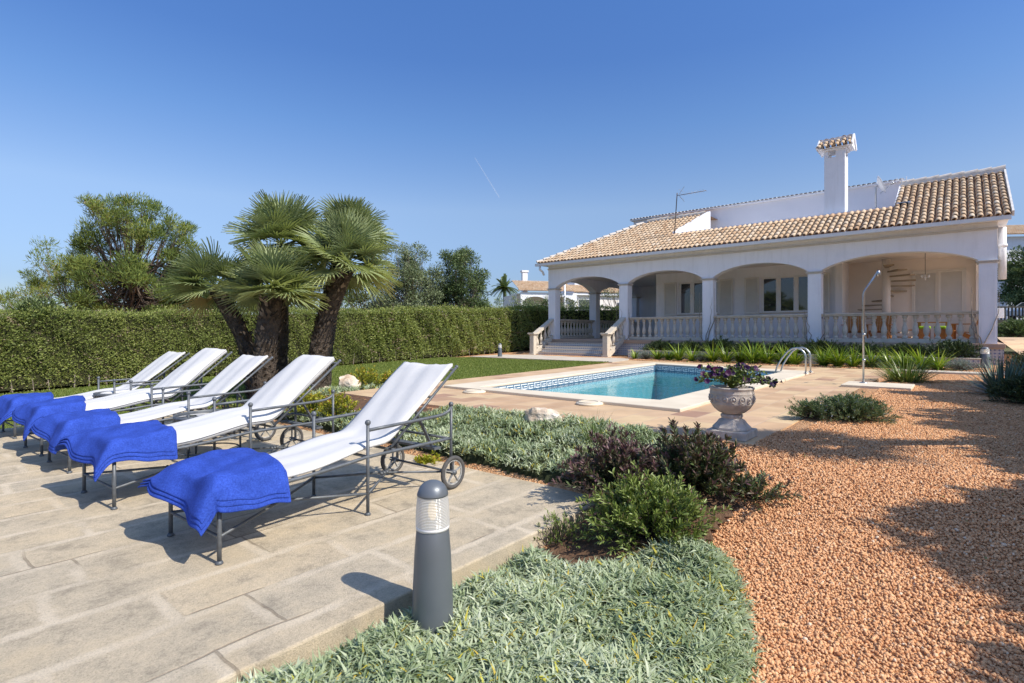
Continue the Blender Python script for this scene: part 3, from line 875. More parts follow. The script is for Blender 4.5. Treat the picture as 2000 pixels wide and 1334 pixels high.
def band(a, b, nrm):
    """tile band with a white key pattern from a to b; nrm points into the pool"""
    a = np.array(a); b = np.array(b); L_ = np.linalg.norm(b - a); e = (b - a) / L_; nn = np.array(nrm)
    def q(m, u0, u1, z0, z1, off):
        p0 = a + e * u0 + nn * off; p1 = a + e * u1 + nn * off
        m.add([(p0[0], p0[1], z0), (p1[0], p1[1], z0), (p1[0], p1[1], z1), (p0[0], p0[1], z1)], [(0, 1, 2, 3)])
    q(bt, 0, L_, 0.26, 0.485, 0.006)
    z0, z1 = 0.345, 0.468; H = z1 - z0; t = H / 5.6
    u = 0.02
    while u < L_ - 0.25:
        # a squared spiral, three strokes deep
        U = 0.22
        q(kp, u, u + t, z0, z1, 0.010)
        q(kp, u + t, u + U, z1 - t, z1, 0.010)
        q(kp, u + 2.5 * t, u + 3.5 * t, z0, z1 - 2.1 * t, 0.010)
        q(kp, u + 3.5 * t, u + U, z0, z0 + t, 0.010)
        q(kp, u + 5.0 * t, u + U, z1 - 3.4 * t, z1 - 2.4 * t, 0.010)
        u += U + 1.4 * t
wj = in_off(0.035)
band(wj[2], wj[3], (-1, 0.0))
band(wj[1], wj[2], (0, -1))
band(wj[0], wj[1], (1, 0))
band(wj[3], wj[0], (0, 1))
bt.build('tile_band', M['blue_tile'], pool)
kp.build('key_pattern', M['white_tile'], pool)
wp = in_off(0.038)
rt = root_sw('water', 0, 0, 0, kind='structure', label='clear turquoise pool water')
MB().add([(p[0], p[1], ZW) for p in wp], [(0, 1, 2, 3)]).build('water_surface', M['water'], rt)
for k, (s, w, lab) in enumerate([(7.0, 6.72, 'round pale skimmer lid at the far left end of the pool edge'), (7.0, 4.30, 'round pale skimmer lid at the middle of the near pool edge')]):
    r_ = root_sw('skimmer_lid', s - 0.10, w, 0.482, label=lab, cat='skimmer lid', group='skimmer lids on the near pool edge')
    MB().lathe([(0.20, 0), (0.21, 0.012), (0.20, 0.03), (0.15, 0.038), (0.02, 0.04)], 28, (s - .10, w, 0.482)).build('lid', M['coping'], r_, True)
    lb = MB().lathe([(0.165, 0.036), (0.165, 0.046), (0.13, 0.048), (0.13, 0.036)], 28, (s - .10, w, 0.482), cap=False).build('rim', M['coping'], r_)
# pool ladder
lad = root_sw('pool_ladder', 16.1, 3.3, ZC, label='stainless steel pool ladder with two arched handrails at far corner', cat='pool ladder')
for k, s0 in enumerate((15.0, 15.55)):
    t = MB(); pts = []
    for a in np.linspace(0, 1, 22):
        if a < 0.62:
            u = a / 0.62
            pts.append((s0, 2.95 + 0.33 * (1 - math.cos(u * PI)) * 1.0, ZC + 0.62 * math.sin(u * PI / 1.05) ** 0.75 if u > 0 else ZC))
        else:
            u = (a - 0.62) / 0.38
            pts.append((s0, 3.61 + 0.25 * u, ZC + 0.12 - 0.75 * u))
    pts = [(s0, 3.00, ZC - 0.02), (s0, 3.00, ZC + 0.42), (s0, 3.03, ZC + 0.52), (s0, 3.10, ZC + 0.60), (s0, 3.20, ZC + 0.64), (s0, 3.31, ZC + 0.62), (s0, 3.42, ZC + 0.54),
           (s0, 3.55, ZC + 0.36), (s0, 3.66, ZC + 0.16), (s0, 3.72, ZC - 0.05), (s0, 3.73, ZC - 0.9)]
    t.tube(pts, 0.022, 10)
    t.lathe([(0.05, 0), (0.05, 0.012), (0.03, 0.02)], 16, (s0, 3.0, ZC))
    t.build('handrail', M['steel'], lad, True)
for zz in (-0.05, -0.35):
    MB().box(15.02, 15.53, 3.68, 3.76, zz - .02, zz + .02).build('rung', M['steel'], lad)

# ------------------------------------------------------------------ outdoor shower
sx, sw_ = 13.05, 1.55
sh = root_sw('outdoor_shower', sx, sw_, 0.5, label='slim steel outdoor shower pole with bent top beside the pool', cat='outdoor shower')
MB().tube([(sx, sw_, 0.52), (sx + 0.0, sw_ + 0.0, 2.35), (sx + 0.0, sw_ - 0.02, 2.42), (sx + 0.03, sw_ - 0.24, 2.80)], 0.019, 12).lathe([(0.08, 0), (0.08, 0.015), (0.03, 0.03)], 20, (sx, sw_, 0.52)).build('pole', M['steel'], sh, True)
MB().lathe([(0.012, 0.0), (0.034, -0.03), (0.036, -0.10), (0.022, -0.12)], 16, (sx + 0.03, sw_ - 0.25, 2.83)).build('shower_head', M['steel'], sh, True)
for zz in (1.52, 1.0):
    MB().tube([(sx, sw_, zz), (sx - 0.08, sw_ - 0.02, zz)], 0.02, 10).ball((sx - 0.09, sw_ - 0.02, zz), 0.033).build('tap', M['steel'], sh, True)
rt = root_sw('shower_slab', 12.85, 1.15, 0.45, label='flat pale stone slab at the foot of the shower pole', cat='stone slab')
MB().box(12.35, 13.35, 0.72, 1.85, 0.40, 0.530).build('slab', M['coping'], rt, bev=0.01)

# ------------------------------------------------------------------ house
FZ = 1.22
house = root_sw('villa', 24, 7.5, 0.48, label='white villa with arched porch, balustrade and tiled roof behind the pool', cat='house')
colw = [-0.60, 4.03, 7.84, 11.62, 15.58]
CW = 0.21
def arcade(m, along, lo, hi, c0, c1, zs, zc, zt, piers, pw):
    """wall with segmental arches between piers; along 'w' (c is s) or 's' (c is w)"""
    def P(a, c, z): return (c, a, z) if along == 'w' else (a, c, z)
    def wallbox(a0, a1):
        p0 = P(a0, c0, zs); p1 = P(a1, c1, zt)
        m.box(min(p0[0], p1[0]), max(p0[0], p1[0]), min(p0[1], p1[1]), max(p0[1], p1[1]), zs, zt)
    for i, p in enumerate(piers):
        a0 = max(lo, p - pw) if i else lo
        a1 = min(hi, p + pw) if i < len(piers) - 1 else hi
        wallbox(a0, a1)
    for i in range(len(piers) - 1):
        a0 = piers[i] + pw; a1 = piers[i + 1] - pw; n = 28
        cx_ = (a0 + a1) / 2; hw = (a1 - a0) / 2
        V = []; F = []
        for k in range(n + 1):
            t = -math.cos(PI * k / n); a = cx_ + hw * t
            z = zs + (zc - zs) * (1 - abs(t) ** 2.15) ** 0.78
            V += [P(a, c0, z), P(a, c0, zt), P(a, c1, z), P(a, c1, zt)]
        for k in range(n):
            b = 4 * k
            F += [(b, b + 4, b + 5, b + 1), (b + 2, b + 3, b + 7, b + 6), (b, b + 2, b + 6, b + 4), (b + 1, b + 5, b + 7, b + 3)]
        m.add(V, F)
m = MB()
arcade(m, 'w', -0.81, 15.79, 21.5, 21.92, 3.74, 4.19, 4.88, colw, CW)
o = m.build('front_arcade', M['stucco'], house)
m = MB()
sidep = [21.71, 25.55, 30.3]
arcade(m, 's', 21.922, 30.8, 15.37, 15.79, 3.74, 4.19, 4.88, sidep, CW)
m.build('side_arcade', M['stucco'], house)
# thin moulding under the eave
MB().box(21.44, 21.498, -0.83, 15.80, 4.66, 4.72).build('moulding', M['trim'], house)
def column(s, w, z0=FZ, panel=True):
    c = MB().box(s, s + 2 * CW, w - CW, w + CW, z0, 3.66)
    if panel:
        for (a, b) in ((w - CW + .05, w - CW + .065), (w + CW - .065, w + CW - .05)):
            c.box(s - 0.008, s - 0.0005, a, b, z0 + 0.35, 3.48)
        c.box(s - 0.008, s - 0.0005, w - CW + .066, w + CW - .066, 3.465, 3.48)
        c.box(s - 0.008, s - 0.0005, w - CW + .066, w + CW - .066, z0 + .35, z0 + .365)
    col_ = c.build('column', M['stucco'], house)
    k = MB().box(s - 0.04, s + 2 * CW + 0.04, w - CW - 0.04, w + CW + 0.04, 3.662, 3.70)
    k.box(s - 0.07, s + 2 * CW + 0.07, w - CW - 0.07, w + CW + 0.07, 3.701, 3.737)
    k.build('capital', M['trim'], col_, bev=0.008)
    return col_
for k, w in enumerate(colw): column(21.5, w, 0.62 if k == 0 else FZ)
column(25.34, 15.58); column(30.1, 15.58)
# plinth, floor, steps
pl = MB().box(21.42, 31, -0.95, 11.40, 0.3, 1.08).box(21.42, 31, 11.40, 15.95, 0.3, 1.08)
pl.build('plinth', M['azulejo'], house)
MB().box(21.36, 31, -0.98, 15.98, 1.081, FZ).build('terrace_floor', surf('terrace_floor_tile', (0.52, 0.36, 0.26), (0.44, 0.30, 0.21), 0.5, 2), house, bev=0.01)
st = MB(); sr = MB()
for k in range(5):
    z1 = 0.48 + (k + 1) * 0.148; s0 = 20.05 + k * 0.27
    if k < 4:
        st.box(s0 - 0.02, s0 + 0.30, 11.86, 15.34, z1 - 0.03, z1)
        sr.box(s0, 21.40, 11.88, 15.32, z1 - 0.148, z1 - 0.031)
st.build('step_tread', M['gable_stone'], house); sr.build('step_riser', M['azulejo'], house)
BAL = [(0.055, 0), (0.062, 0.015), (0.062, 0.06), (0.045, 0.075), (0.035, 0.10), (0.05, 0.14), (0.066, 0.20), (0.070, 0.26), (0.058, 0.35), (0.036, 0.46), (0.030, 0.52), (0.036, 0.56), (0.050, 0.575), (0.036, 0.60), (0.040, 0.64), (0.062, 0.66), (0.062, 0.74)]
bal_me = None
def baluster_at(par, s, w, z, h=0.74):
    global bal_me
    if bal_me is None:
        p = bpy.data.meshes.new('baluster')
        mb = MB().lathe([(r * 1.30, zz) for r, zz in BAL], 14)
        p.from_pydata(mb.v, [], mb.f); p.update()
        p.polygons.foreach_set('use_smooth', np.ones(len(p.polygons), bool))
        p.materials.append(M['cast'])
        bal_me = p
    o = bpy.data.objects.new('baluster', bal_me)
    col.objects.link(o)
    o.parent = par
    of = OFF[par.name]
    o.location = (s - of[0], w - of[1], z - of[2])
    o.scale = (1, 1, h / 0.74)
    return o
def balustrade(a0, a1, c, along='w', label=None):
    m = MB()
    def B(x0, x1, y0, y1, z0, z1):
        if along == 'w': m.box(y0, y1, x0, x1, z0, z1)
        else: m.box(x0, x1, y0, y1, z0, z1)
    B(a0, a1, c - 0.11, c + 0.11, FZ + 0.002, FZ + 0.13)
    B(a0, a1, c - 0.12, c + 0.12, FZ + 0.90, FZ + 0.95)
    B(a0, a1, c - 0.145, c + 0.145, FZ + 0.951, FZ + 1.0)
    r_ = m.build('balustrade', M['cast'], house, bev=0.01)
    if label: r_['label'] = label
    n = max(3, round((a1 - a0) / 0.285))
    for k in range(n):
        a = a0 + (k + 0.5) * (a1 - a0) / n
        if along == 'w': baluster_at(r_, c, a, FZ + 0.13, 0.77)
        else: baluster_at(r_, a, c, FZ + 0.13, 0.77)
    return r_
for i in range(3): balustrade(colw[i] + CW, colw[i + 1] - CW, 21.70)
balustrade(21.93, 25.33, 15.58, 's'); balustrade(25.77, 30.08, 15.58, 's')
# parapets of the steps: sloping balustrades between newel posts
def stair_parapet(w):
    nw = MB()
    nw.box(19.84, 20.16, w - .16, w + .16, 0.44, 0.56).box(19.88, 20.12, w - .12, w + .12, 0.561, 1.42).box(19.84, 20.16, w - .16, w + .16, 1.421, 1.47).box(19.80, 20.20, w - .20, w + .20, 1.471, 1.53)
    p = nw.build('stair_parapet', M['cast'], house, bev=0.012)
    rl = MB()
    def sl(z0, z1, hw, s0=20.12, s1=21.48, dz=0.70):
        V = [(s0, w - hw, z0), (s0, w + hw, z0), (s0, w + hw, z1), (s0, w - hw, z1), (s1, w - hw, z0 + dz), (s1, w + hw, z0 + dz), (s1, w + hw, z1 + dz), (s1, w - hw, z1 + dz)]
        rl.add(V, [(0, 1, 2, 3), (7, 6, 5, 4), (0, 4, 5, 1), (3, 2, 6, 7), (0, 3, 7, 4), (1, 5, 6, 2)])
    sl(1.40, 1.53, 0.14); sl(0.48, 0.72, 0.11)
    rl.build('sloped_rail', M['cast'], p, bev=0.008)
    for k in range(4):
        s = 20.30 + k * 0.32
        baluster_at(p, s, w, 0.72 + 0.70 * (s - 20.12) / 1.36, 0.70)
stair_parapet(11.62); stair_parapet(15.58)
# body walls behind the porch
def wallgrid(m, a0, a1, z0, z1, c, holes, depth=0.12):
    """wall in the plane s=c seen from -s, from w=a0 to a1, with window holes and their reveals"""
    A = sorted({a0, a1, *[h[0] for h in holes], *[h[1] for h in holes]})
    Z = sorted({z0, z1, *[h[2] for h in holes], *[h[3] for h in holes]})
    for i in range(len(A) - 1):
        for j in range(len(Z) - 1):
            ca, cz = (A[i] + A[i + 1]) / 2, (Z[j] + Z[j + 1]) / 2
            if any(h[0] < ca < h[1] and h[2] < cz < h[3] for h in holes): continue
            m.add([(c, A[i], Z[j]), (c, A[i + 1], Z[j]), (c, A[i + 1], Z[j + 1]), (c, A[i], Z[j + 1])], [(0, 3, 2, 1)])
    for h in holes:
        l, r, b, t = h
        q = [(l, b), (r, b), (r, t), (l, t)]
        for k in range(4):
            (x0, y0), (x1, y1) = q[k], q[(k + 1) % 4]
            m.add([(c, x0, y0), (c, x1, y1), (c + depth, x1, y1), (c + depth, x0, y0)], [(0, 1, 2, 3)])
W1 = (8.46, 10.36, 2.40, 3.93); W2 = (4.62, 6.66, 2.40, 3.93)
m = MB(); wallgrid(m, 3.60, 11.50, FZ, 4.62, 24.6, [W1, W2])
m.add([(24.6, 3.6, FZ), (26.0, 3.6, FZ), (26.0, 3.6, 4.62), (24.6, 3.6, 4.62)], [(0, 1, 2, 3)])
m.add([(24.6, 11.5, FZ), (30.8, 11.5, FZ), (30.8, 11.5, 4.62), (24.6, 11.5, 4.62)], [(3, 2, 1, 0)])
m.build('wall', M['stucco'], house)
DR = (-0.12, 1.50, FZ, 3.93)
m = MB(); wallgrid(m, -0.81, 3.60, FZ, 4.62, 26.0, [DR], 0.08)
m.build('wall', M['stucco_warm'], house)
m = MB(); arcade(m, 's', 21.922, 26.0, -0.81, -0.39, 3.74, 4.19, 4.88, [21.71, 25.95], CW)
m.build('side_arcade', M['stucco'], house)
MB().box(25.75, 25.999, -0.81, -0.39, FZ, 3.739).build('side_wall', M['stucco_warm'], house)
MB().box(26.001, 33, -0.81, -0.62, FZ, 5.6).build('side_wall', M['stucco_warm'], house)
balustrade(21.93, 25.74, -0.60, 's')
MB().box(30.8, 31.0, 11.5, 15.79, FZ, 4.62).build('wall', M['stucco'], house)
MB().box(30.74, 30.80, 12.6, 13.5, FZ, 3.4).build('door', M['shutter'], house)
MB().box(24.42, 24.598, 3.60, 3.85, FZ, 4.4).build('pilaster', M['stucco'], house)
# ceiling
MB().box(21.93, 30.98, -0.62, 15.36, 4.40, 4.50).build('ceiling', M['stucco_warm'], house)
def window(h, c, panes, dep=0.07):
    l, r, b, t = h
    fr = MB(); gl = MB(); f = 0.07
    fr.box(c, c + dep, l, r, b, b + f).box(c, c + dep, l, r, t - f, t)
    n = panes
    pw = (r - l) / n
    for k in range(n + 1):
        x = l + k * pw
        fr.box(c - .004, c + dep, max(l, x - f * .75), min(r, x + f * .75), b + f, t - f)
    for k in range(n):
        x0 = l + k * pw
        # sash
        fr.box(c + 0.01, c + 0.05, x0 + f * .75, x0 + f * 1.35, b + f, t - f).box(c + 0.01, c + 0.05, x0 + pw - f * 1.35, x0 + pw - f * .75, b + f, t - f)
    w_ = fr.build('window', M['white_metal'], house, bev=0.004)
    gl.add([(c + 0.04, l, b), (c + 0.04, r, b), (c + 0.04, r, t), (c + 0.04, l, t)], [(0, 3, 2, 1)])
    gl.build('pane', M['pane'], w_)
    MB().box(c - 0.10, c + 0.02, l - 0.06, r + 0.06, b - 0.05, b - 0.001).build('sill', M['gable_stone'], w_, bev=0.006)
window(W1, 24.66, 3); window(W2, 24.66, 3)
def shutter(c, l, r, b, t, slats=True):
    m = MB(); f = 0.06
    m.box(c - .04, c, l, l + f, b, t).box(c - .04, c, r - f, r, b, t).box(c - .04, c, l + f, r - f, b, b + f).box(c - .04, c, l + f, r - f, t - f, t)
    n = int((t - b - 2 * f) / 0.052)
    for k in range(n):
        z = b + f + (k + 0.5) * (t - b - 2 * f) / n
        m.add([(c - .034, l + f, z - .024), (c - .034, r - f, z - .024), (c - .008, r - f, z + .026), (c - .008, l + f, z + .026)], [(0, 1, 2, 3)])
        m.add([(c - .034, l + f, z - .024), (c - .034, r - f, z - .024), (c - .008, r - f, z - .018), (c - .008, l + f, z - .018)], [(0, 3, 2, 1)])
    return m.build('shutter', M['shutter'], house)
for l, r in ((10.44, 11.06), (7.82, 8.40), (6.72, 7.32), (4.05, 4.56)): shutter(24.56, l, r, 2.36, 3.95)
for l, r in ((-0.06, 0.68), (0.72, 1.45)): shutter(26.02, l, r, FZ + .04, 3.90)
MB().box(25.96, 26.04, -0.12, -0.065, FZ, 3.93).box(25.96, 26.04, 1.455, 1.50, FZ, 3.93).box(25.96, 26.04, 0.685, 0.715, FZ, 3.93).box(25.96, 26.04, -.12, 1.5, 3.905, 3.96).build('door_frame', M['shutter'], house)
# eave slab, gutter, downpipes
MB().box(21.12, 31.2, -1.05, 16.16, 4.881, 4.93).build('eave', M['stucco'], house)
g_ = MB().box(20.98, 21.118, -1.09, 16.24, 4.835, 4.848).box(20.98, 20.99, -1.09, 16.24, 4.849, 4.955).box(21.108, 21.118, -1.09, 16.24, 4.849, 4.90)
g_.box(20.991, 21.107, -1.09, -1.08, 4.849, 4.955).box(20.991, 21.107, 16.23, 16.24, 4.849, 4.955)
gt = g_.build('gutter', M['white_metal'], house)
gb = MB()
for k in range(14):
    w = -0.9 + k * 1.3
    gb.box(20.972, 20.979, w - .02, w + .02, 4.83, 4.97)
gb.build('bracket', M['white_metal'], gt)
MB().tube([(21.05, 15.98, 4.83), (21.05, 15.98, 4.66), (21.25, 15.95, 4.55), (21.25, 15.88, 4.40)], 0.055, 12).build('downpipe', M['white_metal'], house, True)
MB().tube([(22.3, -0.95, 4.80), (22.3, -0.95, 3.2)], 0.10, 14).tube([(22.3, -0.95, 4.2), (22.3, -0.95, 4.28)], 0.125, 14).build('downpipe', M['white_metal'], house, True)
MB().box(22.0, 22.25, -0.98, -0.82, 2.0, 2.30).build('meter_box', M['white_metal'], house, bev=0.01)
# ---- roof
SL = 0.525; E0 = 21.02; RS = 25.1; ZE = 4.95
def rz(s): return ZE + SL * (s - E0)
ZR = rz(RS)
def tile_field(mb_list, org, e, u, width, length, keep):
    """barrel tiles: org = lower corner, e = along eave, u = up the slope; keep(x, y) on (along, up)"""
    org = np.array(org, float); e = np.array(e, float); u = np.array(u, float)
    nrm = np.cross(e, u)
    if nrm[2] < 0: nrm = -nrm
    k = 7; L_ = 0.44
    A = np.linspace(0, PI, k)
    V = []
    for (y, r_, h) in ((0, 0.080, 0.036), (L_, 0.064, 0.0)):
        for a in A: V.append((r_ * math.cos(a), y, h + r_ * 0.92 * math.sin(a)))
    for a in A: V.append((0.080 * math.cos(a) * 0.80, 0.0, 0.036 + 0.080 * 0.92 * math.sin(a) * 0.78))
    F = [(i, i + 1, k + i + 1, k + i) for i in range(k - 1)] + [(2 * k + i, 2 * k + i + 1, i + 1, i) for i in range(k - 1)]
    PV = np.array(V); PF = np.array(F)
    sp_e, sp_u = 0.195, 0.34
    xs = np.arange(sp_e / 2, width, sp_e); ys = np.arange(-0.04, length, sp_u)
    X0, Y0 = np.meshgrid(xs, ys); X0 = X0.ravel(); Y0 = Y0.ravel()
    ok = keep(X0, Y0 + 0.18)
    X0 = X0[ok] + rng.normal(0, .004, ok.sum()); Y0 = Y0[ok] + rng.normal(0, .008, ok.sum())
    N = len(X0)
    pos = org + X0[:, None] * e + Y0[:, None] * u + 0.012 * nrm
    ang = rng.normal(0, 0.012, N)
    Xv = e * np.cos(ang)[:, None] + u * np.sin(ang)[:, None]; Yv = u * np.cos(ang)[:, None] - e * np.sin(ang)[:, None]
    Zv = np.tile(nrm, (N, 1))
    Vt = pos[:, None] + PV[None, :, 0:1] * Xv[:, None] + PV[None, :, 1:2] * Yv[:, None] + PV[None, :, 2:3] * Zv[:, None]
    Ft = PF[None] + (np.arange(N) * len(PV))[:, None, None]
    mb_list.append((Vt.reshape(-1, 3), Ft.reshape(-1, 4), np.repeat(np.clip(rng.normal(.62, .2, N), 0, 1), len(PV))))
def join_tiles(name, lst, parent, mat=None):
    V = []; F = []; Rn = []; n = 0
    for v, f, r_ in lst:
        V.append(v); F.append(f + n); Rn.append(r_); n += len(v)
    return mk(name, np.concatenate(V), np.concatenate(F), mat or M['tile'], parent, np.concatenate(Rn), False)
ul = math.hypot(1, SL)
uu = np.array([1 / ul, 0, SL / ul])
WL, WR = 16.20, -1.10
tl = []
def keep_main(x, y):
    w = WR + x; s = E0 + y / ul
    hip = (WL - w) > (s - E0)
    cutl = 9.93 - (s - 23.0) * 0.37
    cut = (s > 22.95) & (w > 1.80) & (w < cutl)
    return hip & ~cut
tile_field(tl, (E0, WR, ZE), (0, 1, 0), uu, WL - WR, (RS - E0) * ul - .1, keep_main)
uh = np.array([0, -1 / ul, SL / ul])
def keep_hip(x, y):
    s = E0 + x; d_ = y / ul
    return (s - E0 > d_)
tile_field(tl, (E0, WL, ZE), (1, 0, 0), uh, 10.2, (RS - E0) * ul - .1, keep_hip)
ub = np.array([-1 / ul, 0, SL / ul])
roof = join_tiles('roof', tl, house)
# boarding and mortar bed under the tiles
dk_ = MB()
zo = -0.004
ch = surf('roof_bed', (0.40, 0.25, 0.16), (0.26, 0.16, 0.10), 0.9, 3)
cl0 = 9.93; clr = 9.15
dk_.add([(E0, WR, ZE + zo), (E0, WL, ZE + zo), (23.0, WL - (23.0 - E0), rz(23.0) + zo), (23.0, WR, rz(23.0) + zo)], [(0, 3, 2, 1)])
dk_.add([(23.0, 1.8, rz(23.) + zo), (23.0, WR, rz(23.) + zo), (RS, WR, ZR + zo), (RS, 1.8, ZR + zo)], [(0, 3, 2, 1)])
dk_.add([(23.0, WL - (23.0 - E0), rz(23.) + zo), (23.0, cl0, rz(23.) + zo), (RS, clr, ZR + zo), (RS, WL - (RS - E0), ZR + zo)], [(0, 3, 2, 1)])
dk_.add([(E0, WL, ZE + zo), (31.2, WL, ZE + zo), (31.2, WL - (RS - E0), ZR + zo), (RS, WL - (RS - E0), ZR + zo)], [(0, 1, 2, 3)])
# rear slope down from the ridge
dk_.add([(RS, WR, ZR + zo), (RS, 1.8, ZR + zo), (RS + 3.2, 1.8, ZR - 1.6), (RS + 3.2, WR, ZR - 1.6)], [(0, 1, 2, 3)])
dk_.add([(RS, clr, ZR + zo), (RS, WL - (RS - E0), ZR + zo), (31.2, WL - (RS - E0), ZR + zo), (31.2, clr, ZR + zo)], [(0, 1, 2, 3)])
dk_.build('roof_bed', ch, roof)
# gable end wall on the right, white verge, ridge
gm = MB()
gm.add([(21.5, -0.815, 4.88), (RS, -0.815, 4.88), (RS, -0.815, ZR - 0.05), (21.5, -0.815, rz(21.5) - 0.05)], [(0, 1, 2, 3)])
gm.add([(RS, -0.815, 4.88), (RS + 3.2, -0.815, 4.88), (RS + 3.2, -0.815, ZR - 1.65), (RS, -0.815, ZR - 0.05)], [(0, 1, 2, 3)])
gm.build('gable_wall', M['stucco'], house)
vg = MB()
vg.bar((E0 + 0.02, WR - 0.03, ZE + 0.05), (RS, WR - 0.03, ZR + 0.07), 0.05, 0.16)
vg.bar((RS, 1.75, ZR + 0.06), (RS, WR - 0.06, ZR + 0.06), 0.26, 0.14)
vg.bar((RS, WL - 4.1, ZR + 0.04), (RS, clr, ZR + 0.04), 0.2, 0.10)
vg.build('ridge_mortar', surf('ridge_mortar', (0.78, 0.75, 0.71), (0.56, 0.53, 0.49), 0.9, 7), roof)
rc = []
def ridge_caps(p, q, n_skip=0.36, rad=1.0):
    p = np.array(p, float); q = np.array(q, float); L_ = np.linalg.norm(q - p); d = (q - p) / L_
    x = unit(np.cross(d, (0, 0, 1.0))); z = np.cross(x, d)
    n = int(L_ / n_skip)
    for k in range(n):
        c = p + d * k * n_skip
        V = []; K = 8
        for (y, r_, h) in ((0, 0.12, 0.03), (0.42, 0.10, 0.0)):
            for a in np.linspace(0, PI, K): V.append(c + d * y + x * r_ * rad * math.cos(a) + z * (h + r_ * rad * math.sin(a)))
        F = np.array([(i, i + 1, K + i + 1, K + i) for i in range(K - 1)])
        rc.append((np.array(V), F, np.full(2 * K, random.uniform(.5, 1))))
ridge_caps((RS, WR - 0.05, ZR + 0.12), (RS, 1.9, ZR + 0.12))
ridge_caps((RS, clr + 0.1, ZR + 0.06), (RS, WL - 4.05, ZR + 0.06))
ridge_caps((E0 + 0.05, WL - 0.05, ZE + 0.03), (RS, WL - (RS - E0), ZR + 0.06))
join_tiles('ridge_cap', rc, roof, surf('ridge_tiles', (0.74, 0.69, 0.63), (0.52, 0.45, 0.38), 0.9, 6))
# terrace let into the roof: floor, parapets
tc_ = MB()
tc_.box(23.0, 26.49, 1.8, 9.95, 4.95, 5.35)
tc_.box(23.0, 23.13, 1.3, 9.93, 5.351, 6.02)
tc_.add([(23.0, 9.98, 5.3), (RS, 9.18, 5.3), (RS, 9.18, ZR + .14), (23.0, 9.98, 6.08), (23.0, 9.82, 5.3), (RS, 9.02, 5.3), (RS, 9.02, ZR + .14), (23.0, 9.82, 6.08)],
        [(0, 1, 2, 3), (7, 6, 5, 4), (3, 2, 6, 7), (0, 3, 7, 4), (1, 5, 6, 2)])
tc_.add([(23.0, 1.82, 5.3), (RS, 1.82, 5.3), (RS, 1.82, ZR + .10), (23.0, 1.82, 6.04), (23.0, 1.70, 5.3), (RS, 1.70, 5.3), (RS, 1.70, ZR + .10), (23.0, 1.70, 6.04)],
        [(0, 3, 2, 1), (4, 5, 6, 7), (3, 7, 6, 2), (0, 4, 7, 3), (1, 2, 6, 5)])
tc_.build('roof_terrace', M['stucco'], house)
# upper storey
UZ = 7.62
up = MB().box(26.5, 33, 1.9, 13.7, 4.9, UZ)
upo = up.build('upper_storey', surf('upper_stucco', (0.80, 0.78, 0.80), (0.74, 0.72, 0.74), 0.85, 1.0, 60, 0.2, spec=0.2), house)
MB().box(26.36, 33.1, 1.8, 13.84, UZ + 0.001, UZ + 0.055).build('upper_eave', M['stucco'], house)
uc = []
k = 6
for i in range(int(12.1 / 0.18)):
    w = 1.85 + i * 0.18
    V = []
    for s_, h in ((26.30, 0.0), (27.0, 0.16)):
        for a in np.linspace(0, PI, k): V.append((s_, w + 0.085 * math.cos(a), UZ + 0.055 + h * .7 + 0.045 * math.sin(a)))
    F = np.array([(j, j + 1, k + j + 1, k + j) for j in range(k - 1)])
    uc.append((np.array(V), F, np.full(2 * k, random.uniform(0.8, 1.0))))
o = join_tiles('roof_tiles', uc, house, surf('white_tiles', (0.78, 0.75, 0.72), (0.66, 0.62, 0.58), 0.85, 5))
# small windows of the upper storey, seen just above the roof edge
def small_win(l, r, b, t):
    f = MB().box(26.46, 26.499, l, r, b, b + .05).box(26.46, 26.499, l, r, t - .05, t).box(26.46, 26.499, l, l + .05, b + .05, t - .05).box(26.46, 26.499, r - .05, r, b + .05, t - .05).box(26.46, 26.499, (l + r) / 2 - .03, (l + r) / 2 + .03, b + .05, t - .05)
    w_ = f.build('window', M['shutter'], house)
    MB().box(26.47, 26.498, l + .051, (l + r) / 2 - .031, b + .051, t - .051).box(26.47, 26.498, (l + r) / 2 + .031, r - .051, b + .051, t - .051).build('closed_shutter', M['shutter'], w_)
small_win(7.0, 8.4, 5.36, 6.50); small_win(4.45, 5.7, 5.36, 6.62)
MB().tube([(26.44, 5.98, 6.52), (26.44, 6.32, 6.50)], 0.055, 10).build('wall_lamp', surf('bronze', (0.16, 0.11, 0.08)), house, True)
# chimney
c0, c1, w0, w1 = 23.35, 24.05, 3.36, 4.04
cz0, cz1 = 5.36, 8.22
cm = MB().box(c0, c1, w0, w1, cz0, cz1)
# smoke openings: four corner posts, top slab
for a, b in ((w0, w0 + .14), (w1 - .14, w1)):
    cm.box(c0, c0 + .14, a, b, cz1 + .001, cz1 + .26).box(c1 - .14, c1, a, b, cz1 + .001, cz1 + .26)
cm.box(c0, c0 + .14, w0 + .141, w0 + .30, cz1 + .001, cz1 + .26)
cm.box(c0 - .05, c1 + .05, w0 - .06, w1 + .06, cz1 + .261, cz1 + .33)
chm = cm.build('chimney', M['stucco'], house)
MB().box(c0 + .16, c1 - .16, w0 + .16, w1 - .16, cz1 - .0, cz1 + .05).build('flue', M['dark'], chm)
ct = []
rs_ = cz1 + .36; cmid = (c0 + c1) / 2; hs = 0.50; hh = 0.34
for sgn in (-1, 1):
    u_ = np.array([-sgn * hs, 0, hh]); ln_ = np.linalg.norm(u_); u_ /= ln_
    tile_field(ct, (cmid + sgn * hs, w0 - .22, rs_), (0, 1, 0), u_, (w1 - w0) + .44, ln_ - .1, lambda x, y: np.ones(len(x), bool))
join_tiles('chimney_cap', ct, chm)
cg = MB()
for w in (w0 - .23, w1 + .23):
    cg.add([(cmid - hs, w, rs_ - .04), (cmid + hs, w, rs_ - .04), (cmid, w, rs_ + hh + .1)], [(0, 1, 2)])
